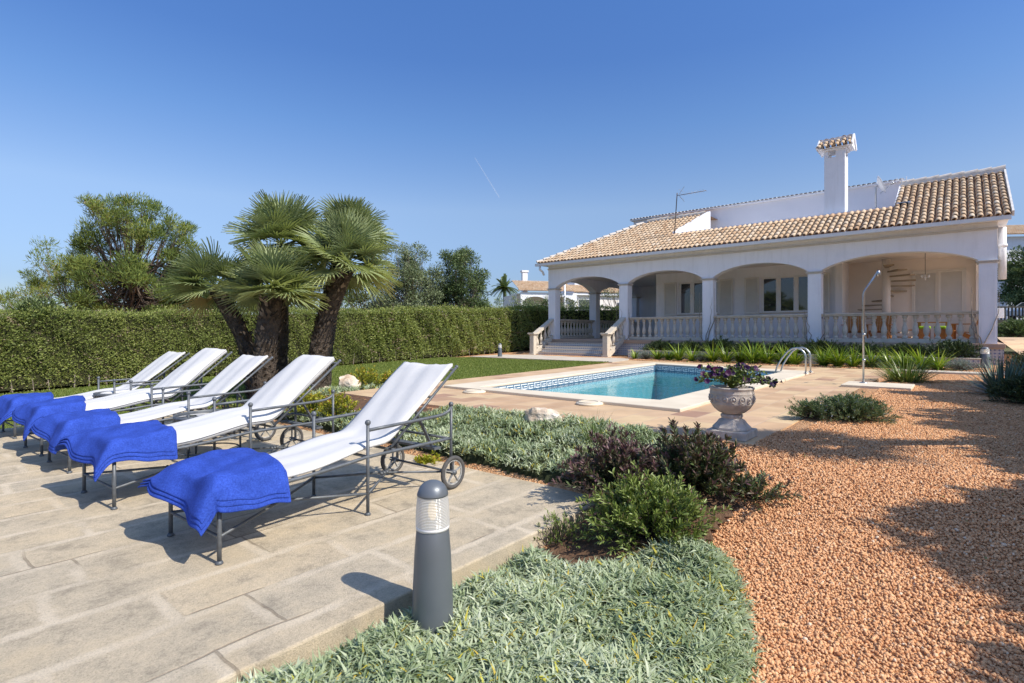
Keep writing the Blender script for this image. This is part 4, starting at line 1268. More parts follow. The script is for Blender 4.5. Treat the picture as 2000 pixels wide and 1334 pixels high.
cg.add([(cmid - hs, w0 - .22, rs_ - .02), (cmid + hs, w0 - .22, rs_ - .02), (cmid + hs, w1 + .22, rs_ - .02), (cmid - hs, w1 + .22, rs_ - .02)], [(0, 1, 2, 3)])
for w in (w0 - .25, w1 + .21):
    for sg in (-1, 1):
        cg.bar((cmid + sg * (hs + .02), w, rs_ - .01), (cmid, w, rs_ + hh + .10), .05, .12)
cg.bar((cmid, w0 - .25, rs_ + hh + .08), (cmid, w1 + .25, rs_ + hh + .08), .12, .08)
cg.build('chimney_gable', M['stucco'], chm)
MB().box(22.94, 22.999, 1.35, 1.75, 5.90, 6.10).build('roof_vent', M['stucco'], house)
MB().box(22.90, 22.939, 1.42, 1.68, 5.93, 6.07).build('vent_opening', M['dark'], house)
MB().box(26.10, 26.2, -0.6, 3.59, FZ, 4.4).build('backing_wall', M['shutter'], house)  # backing added to stop light leaking in through the shutter slats
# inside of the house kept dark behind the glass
MB().box(24.85, 24.9, 3.7, 11.4, FZ, 4.4).build('backing_wall', M['dark'], house)

# things on the house
dish = root_sw('satellite_dish', 24.6, 2.35, 6.9, label='round white satellite dish on the roof beside the chimney', cat='satellite dish')
pr = [(0.001, 0.0), (0.12, 0.012), (0.24, 0.04), (0.34, 0.09)]
dm = MB().lathe(pr + [(0.345, 0.085), (0.24, 0.03), (0.12, 0.0), (0.001, -0.012)], 28)
T = Matrix.Translation((24.35, 2.40, 7.12)) @ Vector((.20, -.90, .38)).to_track_quat('Z', 'Y').to_matrix().to_4x4()
dm.v = [tuple(T @ Vector(v)) for v in dm.v]
dm.build('reflector', M['white_metal'], dish, True)
MB().tube([(24.35, 2.5, 6.3), (24.35, 2.5, 7.08), (24.35, 2.43, 7.1)], 0.03, 8).tube([(24.36, 2.36, 6.82), (24.43, 2.0, 7.12)], 0.015, 8).ball((24.43, 1.98, 7.15), 0.045).build('mount', M['steel'], dish, True)
ant = root_sw('tv_antenna', 22.9, 9.75, 5.95, label='thin rusty television aerial leaning above the left part of the roof', cat='antenna')
am = MB().tube([(22.7, 9.75, 5.8), (22.7, 9.62, 7.72)], 0.022, 8)
am.tube([(22.7, 9.60, 7.60), (22.75, 8.35, 7.62)], 0.013, 6)
am.build('mast', surf('rusty_steel', (0.20, 0.15, 0.12), (0.12, 0.09, 0.07), 0.7, 20), ant, True)
el = MB()
for k in range(9):
    w = 9.4 - k * 0.125
    el.tube([(22.45, w, 7.62), (22.98, w, 7.62)], 0.006, 5)
for a_ in (-1, 1):
    el.tube([(22.7, 9.55, 7.62), (22.72, 9.30, 7.62 + a_ * 0.34)], 0.012, 5)
    el.tube([(22.4, 9.42, 7.62 + a_ * .17), (23.0, 9.42, 7.62 + a_ * .17)], 0.006, 5)
for zz in (6.72, 6.62): el.tube([(22.7, 9.98, zz), (22.7, 9.35, zz)], 0.01, 5)
el.build('element', M['steel'], ant)
ant2 = root_sw('tv_antenna', 24.9, 1.4, 7.0, label='small white aerial on the ridge just right of the dish', cat='antenna')
MB().tube([(25.0, 1.75, 7.0), (25.0, 1.75, 7.42)], 0.015, 6).tube([(25.0, 1.9, 7.35), (25.0, 1.6, 7.35)], 0.012, 6).tube([(25.0, 1.9, 7.25), (25.0, 1.9, 7.45)], 0.012, 6).tube([(25.0, 1.6, 7.25), (25.0, 1.6, 7.45)], 0.012, 6).build('mast', M['white_metal'], ant2)
# hanging porch lamp
hl = root_sw('pendant_lamp', 24.2, 1.55, 4.4, label='white candle pendant lamp on a thin wire inside the right porch arch', cat='pendant lamp')
MB().tube([(24.0, 1.0, 4.4), (24.0, 1.0, 3.62)], 0.007, 6).build('wire', M['dark'], hl)
lm = MB().tube([(24.0, 0.90, 3.52), (24.0, 1.10, 3.52)], 0.012, 6).tube([(24.0, 1.0, 3.62), (24.0, 1.0, 3.42)], 0.02, 8)
lm.lathe([(0.03, 0), (0.04, 0.10)], 10, (24.0, 0.90, 3.5)).lathe([(0.03, 0), (0.04, 0.10)], 10, (24.0, 1.10, 3.5))
lm.build('lamp_body', M['white_metal'], hl, True)
# spiral stair
sp = root_sw('spiral_staircase', 25.2, 2.25, FZ, label='spiral stair of open stone treads round a cream pillar in the porch', cat='staircase')
MB().tube([(25.2, 2.25, FZ), (25.2, 2.25, 4.40)], 0.14, 20).build('pillar', M['stucco_warm'], sp, True)
for k in range(16):
    z = FZ + 0.18 * (k + 1); 
    if z > 4.36: break
    a = R(110) - R(28) * (k - 5)
    ca, sa_ = math.cos(a), math.sin(a)
    V = []
    for (r_, hw) in ((0.15, 0.06), (0.92, 0.17)):
        for h_ in (-hw, hw): V.append((25.2 + r_ * ca - h_ * sa_, 2.25 + r_ * sa_ + h_ * ca))
    MB().prism([V[0], V[2], V[3], V[1]], z - 0.05, z).build('tread', M['tread'], sp)
# climber twigs on the columns
for k, (w, h_, lab) in enumerate([(11.62, 1.9, 'bare climber twigs on the porch column right of the steps'), (7.84, 2.3, 'bare climber twigs on the second porch column from the steps'),
                              (4.03, 1.6, 'bare climber twigs on the column left of the big arch'), (-0.52, 2.2, 'bare climber twigs on the corner column at the far right')]):
    r_ = root_sw('climbing_twigs', 21.45, w, FZ - 0.3, label=lab, cat='climber', group='bare climbers on the porch columns')
    m = MB()
    for j in range(4):
        p = np.array([21.46, w + random.uniform(-.05, .1), FZ - 0.2]); pts = [p.copy()]; dr = random.uniform(-.12, .12)
        for q_ in range(9):
            p = p + np.array([random.uniform(-.015, .01), dr + random.uniform(-.08, .08), h_ * random.uniform(.06, .13)])
            p[0] = min(p[0], 21.47); p[1] = min(max(p[1], w - .32), w + .30)
            pts.append(p.copy())
        m.tube(pts, [0.018 * (1 - q_ / 11) for q_ in range(len(pts))], 5)
    m.build('stem', M['bark_pale'], r_)

# patio furniture
def wood_chair(s, w, a, lab, recl=False):
    x, y = xy(s, w)
    r_ = empty('wooden_chair', (x, y, FZ), UA + a, label=lab, cat='chair', group='wooden chairs on the porch')
    sm = MB()
    for k in range(6): sm.box(-0.25 + k * .085, -0.18 + k * .085, -.26, .26, .38 - k * .012, .405 - k * .012)
    sm.build('seat', M['wood'], r_)
    bm_ = MB()
    for k in range(6):
        y0 = -.25 + k * .085
        bm_.bar((.26, y0 + .035, .33), (.50, y0 + .035, 1.02 - abs(k - 2.5) * .03), .075, .02)
    bm_.build('backrest', M['wood'], r_)
    for sg in (-1, 1):
        MB().box(-.28, .34, sg * .33 - .055, sg * .33 + .055, .60, .625).build('armrest', M['wood'], r_)
        MB().box(-.26, -.18, sg * .31 - .02, sg * .31 + .02, 0, .60).build('leg', M['wood'], r_)
        MB().bar((.50, sg * .29, 0), (-.1, sg * .29, .36), .03, .10).build('leg', M['wood'], r_)
    return r_
wood_chair(23.1, 3.05, R(10), 'wooden porch chair under the spiral stair, leftmost')
wood_chair(23.0, 2.25, R(-10), 'wooden porch chair just right of the shower pole')
wood_chair(22.9, 0.0, R(-95), 'wooden porch chair beside the corner column, rightmost')
x, y = xy(23.2, 1.35)
tb = empty('wooden_stool', (x, y, FZ), UA, label='low wooden stool between the porch chairs', cat='stool')
MB().box(-.22, .22, -.22, .22, .40, .44).build('seat', M['wood'], tb, bev=.005)
for a_ in (-1, 1):
    for b_ in (-1, 1): MB().box(a_ * .18 - .02, a_ * .18 + .02, b_ * .18 - .02, b_ * .18 + .02, 0, .40).build('leg', M['wood'], tb)
x, y = xy(22.9, 0.75)
tb = empty('wooden_table', (x, y, FZ), UA, label='wooden porch table with lime green seats by it near the corner', cat='table')
tt = MB()
for k in range(6): tt.box(-.33 + k * .11, -.23 + k * .11, -.42, .42, .66, .69)
tt.build('tabletop', M['wood'], tb)
for a_ in (-1, 1):
    for b_ in (-1, 1): MB().box(a_ * .28 - .03, a_ * .28 + .03, b_ * .36 - .03, b_ * .36 + .03, 0, .66).build('leg', M['wood'], tb)
for k, (w, lab) in enumerate([(0.95, 'lime green cushion left of the table on the porch'), (0.55, 'lime green cushion right of the other, by the porch table')]):
    x, y = xy(22.45, w)
    c_ = empty('cushion', (x, y, FZ + .45), UA, label=lab, cat='cushion', group='lime green cushions on the porch')
    MB().box(-.16, .16, -.16, .16, 0, .10).build('cover', M['green_cushion'], c_, bev=.04)
    MB().box(-.17, .17, -.17, .17, -.45, -.40).box(-.15, .15, -.15, .15, -.40, -.002).build('block', M['wood'], c_)

# low tiled wall of the raised bed in front of the porch
rb = root_sw('bed_wall', 20.1, 5, 0.4, label='low tiled retaining wall of the raised bed along the porch', cat='garden wall')
MB().box(20.02, 20.2, -0.4, 10.6, 0.3, 0.80).build('wall', M['azulejo'], rb)
MB().box(20.0, 20.22, -0.42, 10.62, 0.801, 0.825).build('wall_cap', M['cast'], rb, bev=.008)
rb = root_sw('flower_bed_soil', 0, 0, 0, kind='structure', label='soil of the raised bed along the porch')
MB().box(20.21, 21.40, -0.4, 10.6, 0.3, 0.78).build('soil', M['soil'], rb)

# ------------------------------------------------------------------ bollard lamps
def bollard(x, y, z, label, hgt=0.82, rb=0.108):
    r_ = empty('bollard_lamp', (x, y, z), 0, label=label, cat='bollard lamp', group='grey bollard lamps in the garden')
    k = hgt / 0.82
    q = 1.0
    b = MB().lathe([(rb * 1.0, 0), (rb * 1.0, 0.02), (rb * 0.99, 0.08), (rb * 0.94, 0.25 * k), (rb * 0.86, 0.45 * k), (rb * 0.77, 0.57 * k), (rb * 0.75, 0.577 * k)], 48).build('post', M['bollard'], r_, False)
    smooth_by_angle(b)
    MB().lathe([(rb * .78, .578 * k), (rb * .79, .592 * k), (rb * .765, .596 * k)], 48).build('collar', M['white_metal'], b, True)
    n = 14
    prof = [(rb * (0.80 - 0.09 * (i / n) ** 2.2), (.597 + .152 * i / n) * k) for i in range(n + 1)]
    lens = MB().lathe(prof, 48, cap=False).build('lens', M['lens'], r_, True)
    MB().lathe([(0.010, .62 * k), (.022, .645 * k), (.025, .665 * k), (.020, .695 * k), (.006, .715 * k)], 20).build('bulb', M['bulb'], lens, True)
    pr = [(rb * .73, .748 * k), (rb * .735, .755 * k)]
    for i in range(1, 9):
        a = PI / 2 * i / 8
        pr.append((max(0.001, rb * .70 * math.cos(a)), (.757 + .066 * math.sin(a)) * k))
    cp = MB().lathe(pr, 48).build('cap', M['bollard'], r_, True)
    return r_
bollard(-0.405, 2.72, 0.0, 'grey conical bollard lamp with clear lens at the terrace edge, nearest')
bx2, by2 = xy(17.35, 15.35)
bollard(bx2, by2, 0.42, 'small grey bollard lamp at the far end of the lawn before the hedge', 0.66, .10)
bx3, by3 = xy(20.3, -0.50)
bollard(bx3, by3, 0.47, 'grey bollard lamp at the foot of the corner column', 0.68, .13)

# ------------------------------------------------------------------ urn with petunias
ux, uy = xy(5.74, 1.84)
urn = empty('stone_urn', (ux, uy, 0.482), UA, label='carved pale stone urn planter on the corner of the pool paving', cat='planter')
MB().box(-.20, .20, -.20, .20, 0, .085).build('base_block', M['urn'], urn, bev=.01)
MB().lathe([(.195, .086), (.19, .11), (.15, .15), (.125, .185), (.105, .195), (.10, .205), (.112, .215), (.112, .235), (.10, .245)], 8, a0=PI / 8).build('foot', M['urn'], urn, bev=.01)
bowl = MB().lathe([(.09, .246), (.13, .262), (.175, .30), (.205, .345), (.214, .36), (.211, .368), (.219, .39), (.221, .43), (.215, .452), (.220, .458), (.216, .468), (.212, .50), (.222, .508), (.222, .522), (.205, .526), (.195, .50), (.05, .49), (.001, .49)], 40).build('bowl', M['urn'], urn, True)
og = MB()
for k in range(16):
    a = 2 * PI * k / 16
    c_ = np.array([math.cos(a), math.sin(a), 0]); t_ = np.array([-math.sin(a), math.cos(a), 0])
    pts = [c_ * .222 + t_ * .026 * math.cos(b) + np.array([0, 0, .408 + .034 * math.sin(b)]) for b in np.linspace(0, 2 * PI, 13)]
    og.tube(pts, .0045, 5, cap=False)
    og.ball(c_ * .219 + np.array([0, 0, .408]), .014, 8, 6)
og.build('carving', M['urn'], bowl, True)
for k in range(0):
    pass
MB().lathe([(.001, .505), (.19, .50)], 24, cap=False).build('soil', M['soil'], urn)

def petunias():
    r_ = empty('petunia_plant', (ux, uy, 0.98), 0, label='dark purple petunias spilling over the rim of the stone urn', cat='flowering plant')
    st_ = MB(); L = []; Ld = []; Fp = []; Fd = []
    for k in range(64):
        a = random.uniform(0, 2 * PI)
        reach = random.uniform(.06, .26); 
        if random.random() < .22: a = random.gauss(math.atan2(-.15, 1), .4); reach = random.uniform(.25, .46)
        if random.random() < .12: a = random.gauss(PI, .35); reach = random.uniform(.24, .34)
        h = random.uniform(.10, .24) * (1.0 if reach < .28 else .55)
        dx, dy = math.cos(a), math.sin(a)
        pts = [np.array([dx * .08 * t + dx * reach * t ** 1.3, dy * .08 * t + dy * reach * t ** 1.3, h * math.sin(t * PI * (.55 if reach < .28 else .78)) + .01]) for t in np.linspace(0, 1, 6)]
        st_.tube(pts, .003, 4)
        for j in range(15):
            t = random.uniform(.25, 1); i = int(t * 4.99); p = pts[i] * (1 - (t * 5 - i)) + pts[min(5, i + 1)] * (t * 5 - i)
            L.append(p); Ld.append(np.array([random.gauss(0, 1), random.gauss(0, 1), random.gauss(.3, .8)]))
        if random.random() < .75:
            for j in range(2):
                Fp.append(pts[5 - j] + np.array([random.gauss(0, .012), random.gauss(0, .012), .012]))
                Fd.append(np.array([dx * .5 + random.gauss(0, .5), dy * .5 - .5 + random.gauss(0, .4), random.gauss(.35, .3)]))
    st_.build('stem', M['greenleaf'], r_, rnd=np.full(len(st_.v), .3))
    L = np.array(L); Ld = np.array(Ld); a, b, c = basis(Ld); N = len(L)
    scatter('leaf', LEAF2, L, a, b, c, np.stack([rng.uniform(.018, .03, N), rng.uniform(.03, .05, N), rng.uniform(.02, .03, N)], -1), rng.uniform(0, .8, N), M['greenleaf'], r_)
    # trumpet flowers: a ten-sided cup
    n = 10; V = [(0, 0, -.6)] ; V += [(.45 * math.cos(2 * PI * i / n), .45 * math.sin(2 * PI * i / n), -.05) for i in range(n)]
    V += [((1.0 if i % 2 else .86) * math.cos(2 * PI * i / n), (1.0 if i % 2 else .86) * math.sin(2 * PI * i / n), .05 if i % 2 else -.02) for i in range(n)]
    F = [(0, 1 + i, 1 + (i + 1) % n) for i in range(n)]
    for i in range(n): F += [(1 + i, 11 + i, 11 + (i + 1) % n), (1 + i, 11 + (i + 1) % n, 1 + (i + 1) % n)]
    Fp = np.array(Fp); Fd = unit(np.array(Fd)); x_, y_, z_ = basis(Fd)
    N = len(Fp)
    scatter('blossom', (np.array(V, float), np.array(F)), Fp, x_, z_, y_, rng.uniform(.022, .036, N), rng.uniform(0, 1, N), M['petal'], r_)
petunias()

# ------------------------------------------------------------------ rocks
def rock(x, y, z, size, label, seed, rot=0.3):
    r2 = np.random.default_rng(seed)
    import bmesh
    bm = bmesh.new(); bmesh.ops.create_icosphere(bm, subdivisions=4, radius=1)
    P = np.array([v.co[:] for v in bm.verts])
    disp = np.zeros(len(P))
    for k in range(16):
        d_ = unit(r2.normal(size=3)); th = r2.uniform(.55, .9)
        dp = P @ d_
        P = P - np.maximum(dp - th, 0)[:, None] * d_ * .9
    for k in range(20):
        fq = r2.normal(size=3) * r2.uniform(2, 9); P = P * (1 + .018 * np.sin(P @ fq + r2.uniform(0, 6)))[:, None]
    P = P * np.array(size)
    F = [tuple(v.index for v in f.verts) for f in bm.faces]; bm.free()
    c, s = math.cos(rot), math.sin(rot)
    P = np.stack([P[:, 0] * c - P[:, 1] * s, P[:, 0] * s + P[:, 1] * c, P[:, 2]], -1)
    o = mk('rock', P, F, M['rock'], None, None, False)
    o.location = (x, y, z)
    return tag(o, label, 'rock', 'pale garden rocks')
rock(0.40, 6.38, 0.53, (.25, .16, .17), 'big pale rough rock at the edge of the pool paving', 3, -0.35)
rock(-3.25, 10.6, 0.42, (.28, .26, .32), 'upright pale rock beside the flowering succulents at the palm bed', 5)
rock(-2.72, 10.35, 0.32, (.16, .12, .12), 'small pale rock in front of the upright one by the lawn', 6)
rock(-3.7, 10.9, 0.32, (.2, .16, .2), 'grey rock half behind the loungers in the palm bed', 8)

# ------------------------------------------------------------------ loungers, towels, tables
DZ = 0.161
WD = 0.37     # half width
IR = 0.0135
def make_lounger(padded):
    r_ = empty('sun_lounger', (0, 0, 0))
    fr = MB()
    zs = lambda x: 0.40 + 0.05 * (x / 1.1) - 0.015 * math.sin(PI * x / 1.1) if x < 1.1 else 0.45
    for sg in (-1, 1):
        fr.tube([(x, sg * WD, zs(x)) for x in np.linspace(0, 2.02, 16)], IR, 10)
    for x in (0.0, 0.52, 1.10, 1.38, 2.0):
        fr.tube([(x, -WD, zs(x)), (x, WD, zs(x))], IR * .9, 8)
    for k in range(9):
        x = 0.12 + k * .14
        if padded: fr.box(x - .02, x + .02, -WD, WD, zs(x) - .004, zs(x) + .004)
    fr.build('frame', M['iron'], r_, True)
    for sg in (-1, 1):
        MB().tube([(0, sg * WD, 0.0), (0, sg * WD, .40)], IR, 10).lathe([(.022, 0), (.024, .006), (.018, .018), (.012, .022)], 14, (0, sg * WD, 0)).build('leg', M['iron'], r_, True)
        MB().tube([(1.10, sg * WD, 0.0), (1.10, sg * WD, .70)], IR, 10).lathe([(.022, 0), (.024, .006), (.018, .018), (.012, .022)], 14, (1.10, sg * WD, 0)).ball((1.10, sg * WD, .715), .023).build('leg', M['iron'], r_, True)
        MB().tube([(2.02, sg * WD, .15), (2.02, sg * WD, .745)], IR, 10).ball((2.02, sg * WD, .76), .023).build('rear_post', M['iron'], r_, True)
        ap = [(1.10, sg * WD, .655)] + [(x, sg * WD, .655 + .02 * ((x - 1.1) / .92)) for x in np.linspace(1.3, 1.85, 4)] + [(1.93, sg * WD, .68), (1.99, sg * WD, .70), (2.02, sg * WD, .735)]
        MB().tube(ap, IR, 10).build('armrest', M['iron'], r_, True)
        # wheel on a stub axle
        wy = sg * (WD + .045)
        def tor(R_, r_in, y, n=32, m=8):
            t = MB(); V = []; F = []
            for i in range(n):
                a = 2 * PI * i / n
                for j in range(m):
                    b = 2 * PI * j / m
                    V.append(((R_ + r_in * math.cos(b)) * math.cos(a), y + r_in * .9 * math.sin(b), (R_ + r_in * math.cos(b)) * math.sin(a)))
            for i in range(n):
                for j in range(m): F.append((i * m + j, i * m + (j + 1) % m, ((i + 1) % n) * m + (j + 1) % m, ((i + 1) % n) * m + j))
            return t.add(V, F)
        wc = (2.0, wy, .15)
        wh = MB().tube([(2.0, sg * WD - .03 * sg, .15), (2.0, wy + .03 * sg, .15)], .02, 12).build('wheel', M['iron'], r_, True)
        t = tor(.130, .020, wc[1]); t.v = [(a + wc[0], b, c + wc[2]) for a, b, c in t.v]
        t.build('tyre', M['rubber'], wh, True)
        rm = tor(.108, .009, wc[1]); rm.v = [(a + wc[0], b, c + wc[2]) for a, b, c in rm.v]
        for k in range(5):
            a = 2 * PI * k / 5 + .3
            rm.bar((wc[0], wc[1], wc[2]), (wc[0] + .105 * math.cos(a), wc[1], wc[2] + .105 * math.sin(a)), .022, .008)
        rm.build('rim', M['rim'], wh)
    # X stretchers tied at their centres
    sx_ = MB()
    for (xa, xb, za) in ((0.0, 1.10, .165), (1.10, 2.0, .165)):
        xm = (xa + xb) / 2
        for sg in (-1, 1):
            sx_.tube([(xa, sg * WD, za), (xm, sg * .012, za + .008 * sg), (xb, -sg * WD, za if xb < 2 else .15)], IR * .75, 8)
        for q_ in (-.03, 0, .03): sx_.tube([(xm + q_ - .01, -.03, za + .012), (xm + q_ + .01, .03, za + .012)], .014, 6)
    sx_.tube([(0, -WD, .165), (0, WD, .165)], IR * .7, 8)
    sx_.tube([(2.0, -WD, .15), (2.0, WD, .15)], IR * .8, 8)
    sx_.build('stretcher', M['iron'], r_, True)
    # backrest frame and its flat prop
    bf = MB()
    th = R(38.5); bx0, bz0, BL = 1.36, .475, .98
    dx, dz_ = math.cos(th), math.sin(th)
    for sg in (-1, 1):
        bf.tube([(bx0, sg * .33, bz0), (bx0 + dx * BL, sg * .33, bz0 + dz_ * BL)], IR * .9, 10)
        bf.ball((bx0 + dx * (BL + .01), sg * .33, bz0 + dz_ * (BL + .01)), .018)
    for t in (.25, .6, .97): bf.tube([(bx0 + dx * BL * t, -.33, bz0 + dz_ * BL * t), (bx0 + dx * BL * t, .33, bz0 + dz_ * BL * t)], IR * .8, 8)
    bf.build('backrest_frame', M['iron'], r_, True)
    pp = MB()
    for sg in (-1, 1):
        pp.bar((bx0 + dx * .40, sg * .28, bz0 + dz_ * .40), (1.86, sg * .28, .40), .036, .012)
    pp.box(1.82, 1.90, -.36, .36, .372, .392)
    pp.build('prop', M['iron'], r_)
    # cushion: seat then back, one canvas cover
    hw = .335
    tk = .098 if padded else .040
    nx, ny = 44, 15
    prof = []
    Ls = 1.36; Lb = .93
    for i in range(nx + 1):
        t = i / nx * (Ls + Lb)
        if t < Ls: p = (t + .0, zs(min(t, 1.1)) + .015 + (.055 * sstep((t - .55) / .8)) * (1 - .25 * sstep((t - 1.2) / .16)))
        else:
            q_ = t - Ls
            p = (Ls + dx * q_, .475 + .055 + .0 + dz_ * q_)
        prof.append(p)
    prof = np.array(prof)
    # soften the hinge
    for _ in range(3):
        prof[1:-1] = (prof[:-2] + prof[1:-1] * 2 + prof[2:]) / 4
    tan = np.gradient(prof, axis=0); tan /= np.linalg.norm(tan, axis=1, keepdims=True)
    nrm = np.stack([-tan[:, 1], tan[:, 0]], -1)
    r3 = np.random.default_rng(4 if padded else 9)
    ph = r3.uniform(0, 6, 12)
    top = np.zeros((nx + 1, ny + 1, 3)); bot = top.copy()
    for i in range(nx + 1):
        for j in range(ny + 1):
            v = (j / ny * 2 - 1)
            u = i / nx
            edge = (1 - abs(v) ** 6)
            eend = (1 - (abs(2 * u - 1)) ** 30)
            wr = .0045 * math.sin(9 * v + 3 * math.sin(5 * u + ph[0])) + .003 * math.sin(21 * v + 7 * u + ph[1]) + .004 * math.sin(14 * u + 4 * v + ph[2])
            sag = (-.014 * (1 - v * v)) if not padded else .012 * (1 - v * v)
            h = tk * (.35 + .65 * edge * eend) + wr + sag
            y = v * hw * (1 + (.012 * math.sin(11 * u + ph[3]))) * (1.0 if not padded else (1 - .05 * max(0, u - .93) / .07))
            px_, pz_ = prof[i]
            top[i, j] = (px_ + nrm[i, 0] * h, y, pz_ + nrm[i, 1] * h)
            drop = .0 
            bot[i, j] = (px_, y * .985, pz_ - .006)
    V = np.concatenate([top.reshape(-1, 3), bot.reshape(-1, 3)])
    n_ = (nx + 1) * (ny + 1); F = []
    idx = lambda i, j, b=0: b * n_ + i * (ny + 1) + j
    for i in range(nx):
        for j in range(ny):
            F.append((idx(i, j), idx(i + 1, j), idx(i + 1, j + 1), idx(i, j + 1)))
            F.append((idx(i, j, 1), idx(i, j + 1, 1), idx(i + 1, j + 1, 1), idx(i + 1, j, 1)))
    for i in range(nx):
        F.append((idx(i, 0), idx(i, 0, 1), idx(i + 1, 0, 1), idx(i + 1, 0)))
        F.append((idx(i, ny), idx(i + 1, ny), idx(i + 1, ny, 1), idx(i, ny, 1)))
    for j in range(ny):
        F.append((idx(0, j), idx(0, j + 1), idx(0, j + 1, 1), idx(0, j, 1)))
        F.append((idx(nx, j), idx(nx, j, 1), idx(nx, j + 1, 1), idx(nx, j + 1)))
    cu = mk('cushion', V, F, M['canvas'], r_, None, True)
    if padded:
        # piped seam along both long edges
        for sg in (0, ny):
            pass
        sm_ = MB()
        for j in (0, ny):
            sm_.tube([top[i, j] + np.array([0, .004 * (-1 if j == 0 else 1), -.004]) for i in range(0, nx + 1)], .0055, 6)
        sm_.build('piping', M['canvas'], cu, True)
    return r_
def towel(par_loc, rz_, seed, label, lift=0):
    r4 = np.random.default_rng(seed)
    sh_ = r4.uniform(-.02, .02); rot = R(-9 + r4.uniform(-5, 5))
    parts = []
    root_ = empty('towel', (par_loc[0], par_loc[1], DZ + .44 + lift), rz_, label=label, cat='towel', group='blue towels over the feet of the loungers')
    ph = r4.uniform(0, 6, 8)
    for layer in range(3):
        n, m_ = 34, 44
        P = np.zeros((n + 1, m_ + 1, 3))
        A0, A1 = -.21 - .012 * layer, .46 + .010 * layer
        B0, B1 = -.48 - .016 * layer, .58 + .008 * layer
        for i in range(n + 1):
            for j in range(m_ + 1):
                a = A0 + (A1 - A0) * i / n; b = B0 + (B1 - B0) * j / m_
                x = a * math.cos(rot) - b * math.sin(rot) + sh_; y = a * math.sin(rot) + b * math.cos(rot) 
                ey = .345
                dyo = max(0, abs(y) - ey); dxo = max(0, -x - .01)
                sg = 1 if y > 0 else -1
                stiff_y = .45 if sg < 0 else .86
                oy = dyo * stiff_y; oz = dyo * math.sqrt(1 - stiff_y ** 2)
                stiff_x = .40 + .48 * float(sstep((y + .10) / .45))
                ox = dxo * stiff_x; oz2 = dxo * math.sqrt(1 - stiff_x ** 2)
                drop = math.sqrt(oz ** 2 + oz2 ** 2) if (dxo > 0 and dyo > 0) else oz + oz2
                # ripple on the hanging parts
                rip = .018 * math.sin(13 * y + ph[0]) * min(1, dxo * 8) + .014 * math.sin(15 * x + ph[1]) * min(1, dyo * 9)
                nx_ = -ox - .01 if dxo > 0 else x
                ny_ = sg * (ey + oy) if dyo > 0 else y
                xx = nx_ if dxo > 0 else x
                z = .056 - .017 * layer - drop * .95 + .010 * math.sin(7 * x + 5 * y + ph[2]) + .011 * math.sin(12 * y - 6 * x + ph[3]) - .028 * math.exp(-((x - .02) ** 2 + (y + .05) ** 2) / .012) + .012 * (1 - (y / .5) ** 2) + .004 * math.sin(31 * x + 9 * y + ph[4]) + .004 * math.sin(27 * y - 13 * x + ph[5])
                z += .016 * sstep((x + .1) / .5) 
                P[i, j] = (xx - (rip if dxo > 0 else 0), ny_ + (rip * sg if dyo > 0 else 0), z)
        for _ in range(2):
            Q = P.copy()
            Q[1:-1, 1:-1] = (P[:-2, 1:-1] + P[2:, 1:-1] + P[1:-1, :-2] + P[1:-1, 2:] + 2 * P[1:-1, 1:-1]) / 6
            P = Q
        m = MB(); m.grid(P)
        o = m.build('fold', M['towel'], root_, True)
        so = o.modifiers.new('s', 'SOLIDIFY'); so.thickness = .013; so.offset = -1
        su = o.modifiers.new('u', 'SUBSURF'); su.levels = 1; su.render_levels = 1
    return root_
AX = lambda az: R(90 - az)            # azimuth of the long axis, measured from straight ahead
spots = [((-1.788, 3.253), (-2.39, 3.67), 37.6, 0, 'thin flat white lounger nearest the camera beside the bollard lamp', 'blue towel on the nearest lounger by the bollard lamp, largest in view'),
         ((-3.18, 4.256), (-3.897, 4.74), 36.6, 1, 'thick padded lounger second from the bollard lamp', 'blue towel on the second lounger from the bollard lamp'),
         ((-4.445, 5.35), (-5.03, 5.74), 37.0, 0, 'thin flat white lounger in the middle of the row of five', 'blue towel on the middle lounger of the row'),
         ((-5.37, 6.08), (-6.0, 6.56), 37.0, 1, 'thick padded lounger second from the far end of the row', 'blue towel on the lounger second from the hedge'),
         ((-6.60, 7.07), (-7.2, 7.5), 37.5, 0, 'thin flat white lounger at the far end of the row nearest the hedge', 'blue towel on the farthest lounger, nearest the hedge')]
protos = {}
for i, (p, q, az, pad, lab, tlab) in enumerate(spots):
    th = AX(az)
    # centre line of the foot end from the near foot
    cx_, cy_ = p[0] - WD * math.sin(th), p[1] + WD * math.cos(th)
    if pad not in protos:
        o = make_lounger(bool(pad)); protos[pad] = o
    else: o = copy_tree(protos[pad])
    tag(o, lab, 'sun lounger', 'five sun loungers in a row on the terrace')
    o.scale = (1, 1, [1, 1.0, .985, 1.02, .97][i])
    o.location = (cx_, cy_, DZ); o.rotation_euler = (0, 0, th)
    towel((cx_, cy_), th, 40 + i, tlab, .045 if pad else 0)
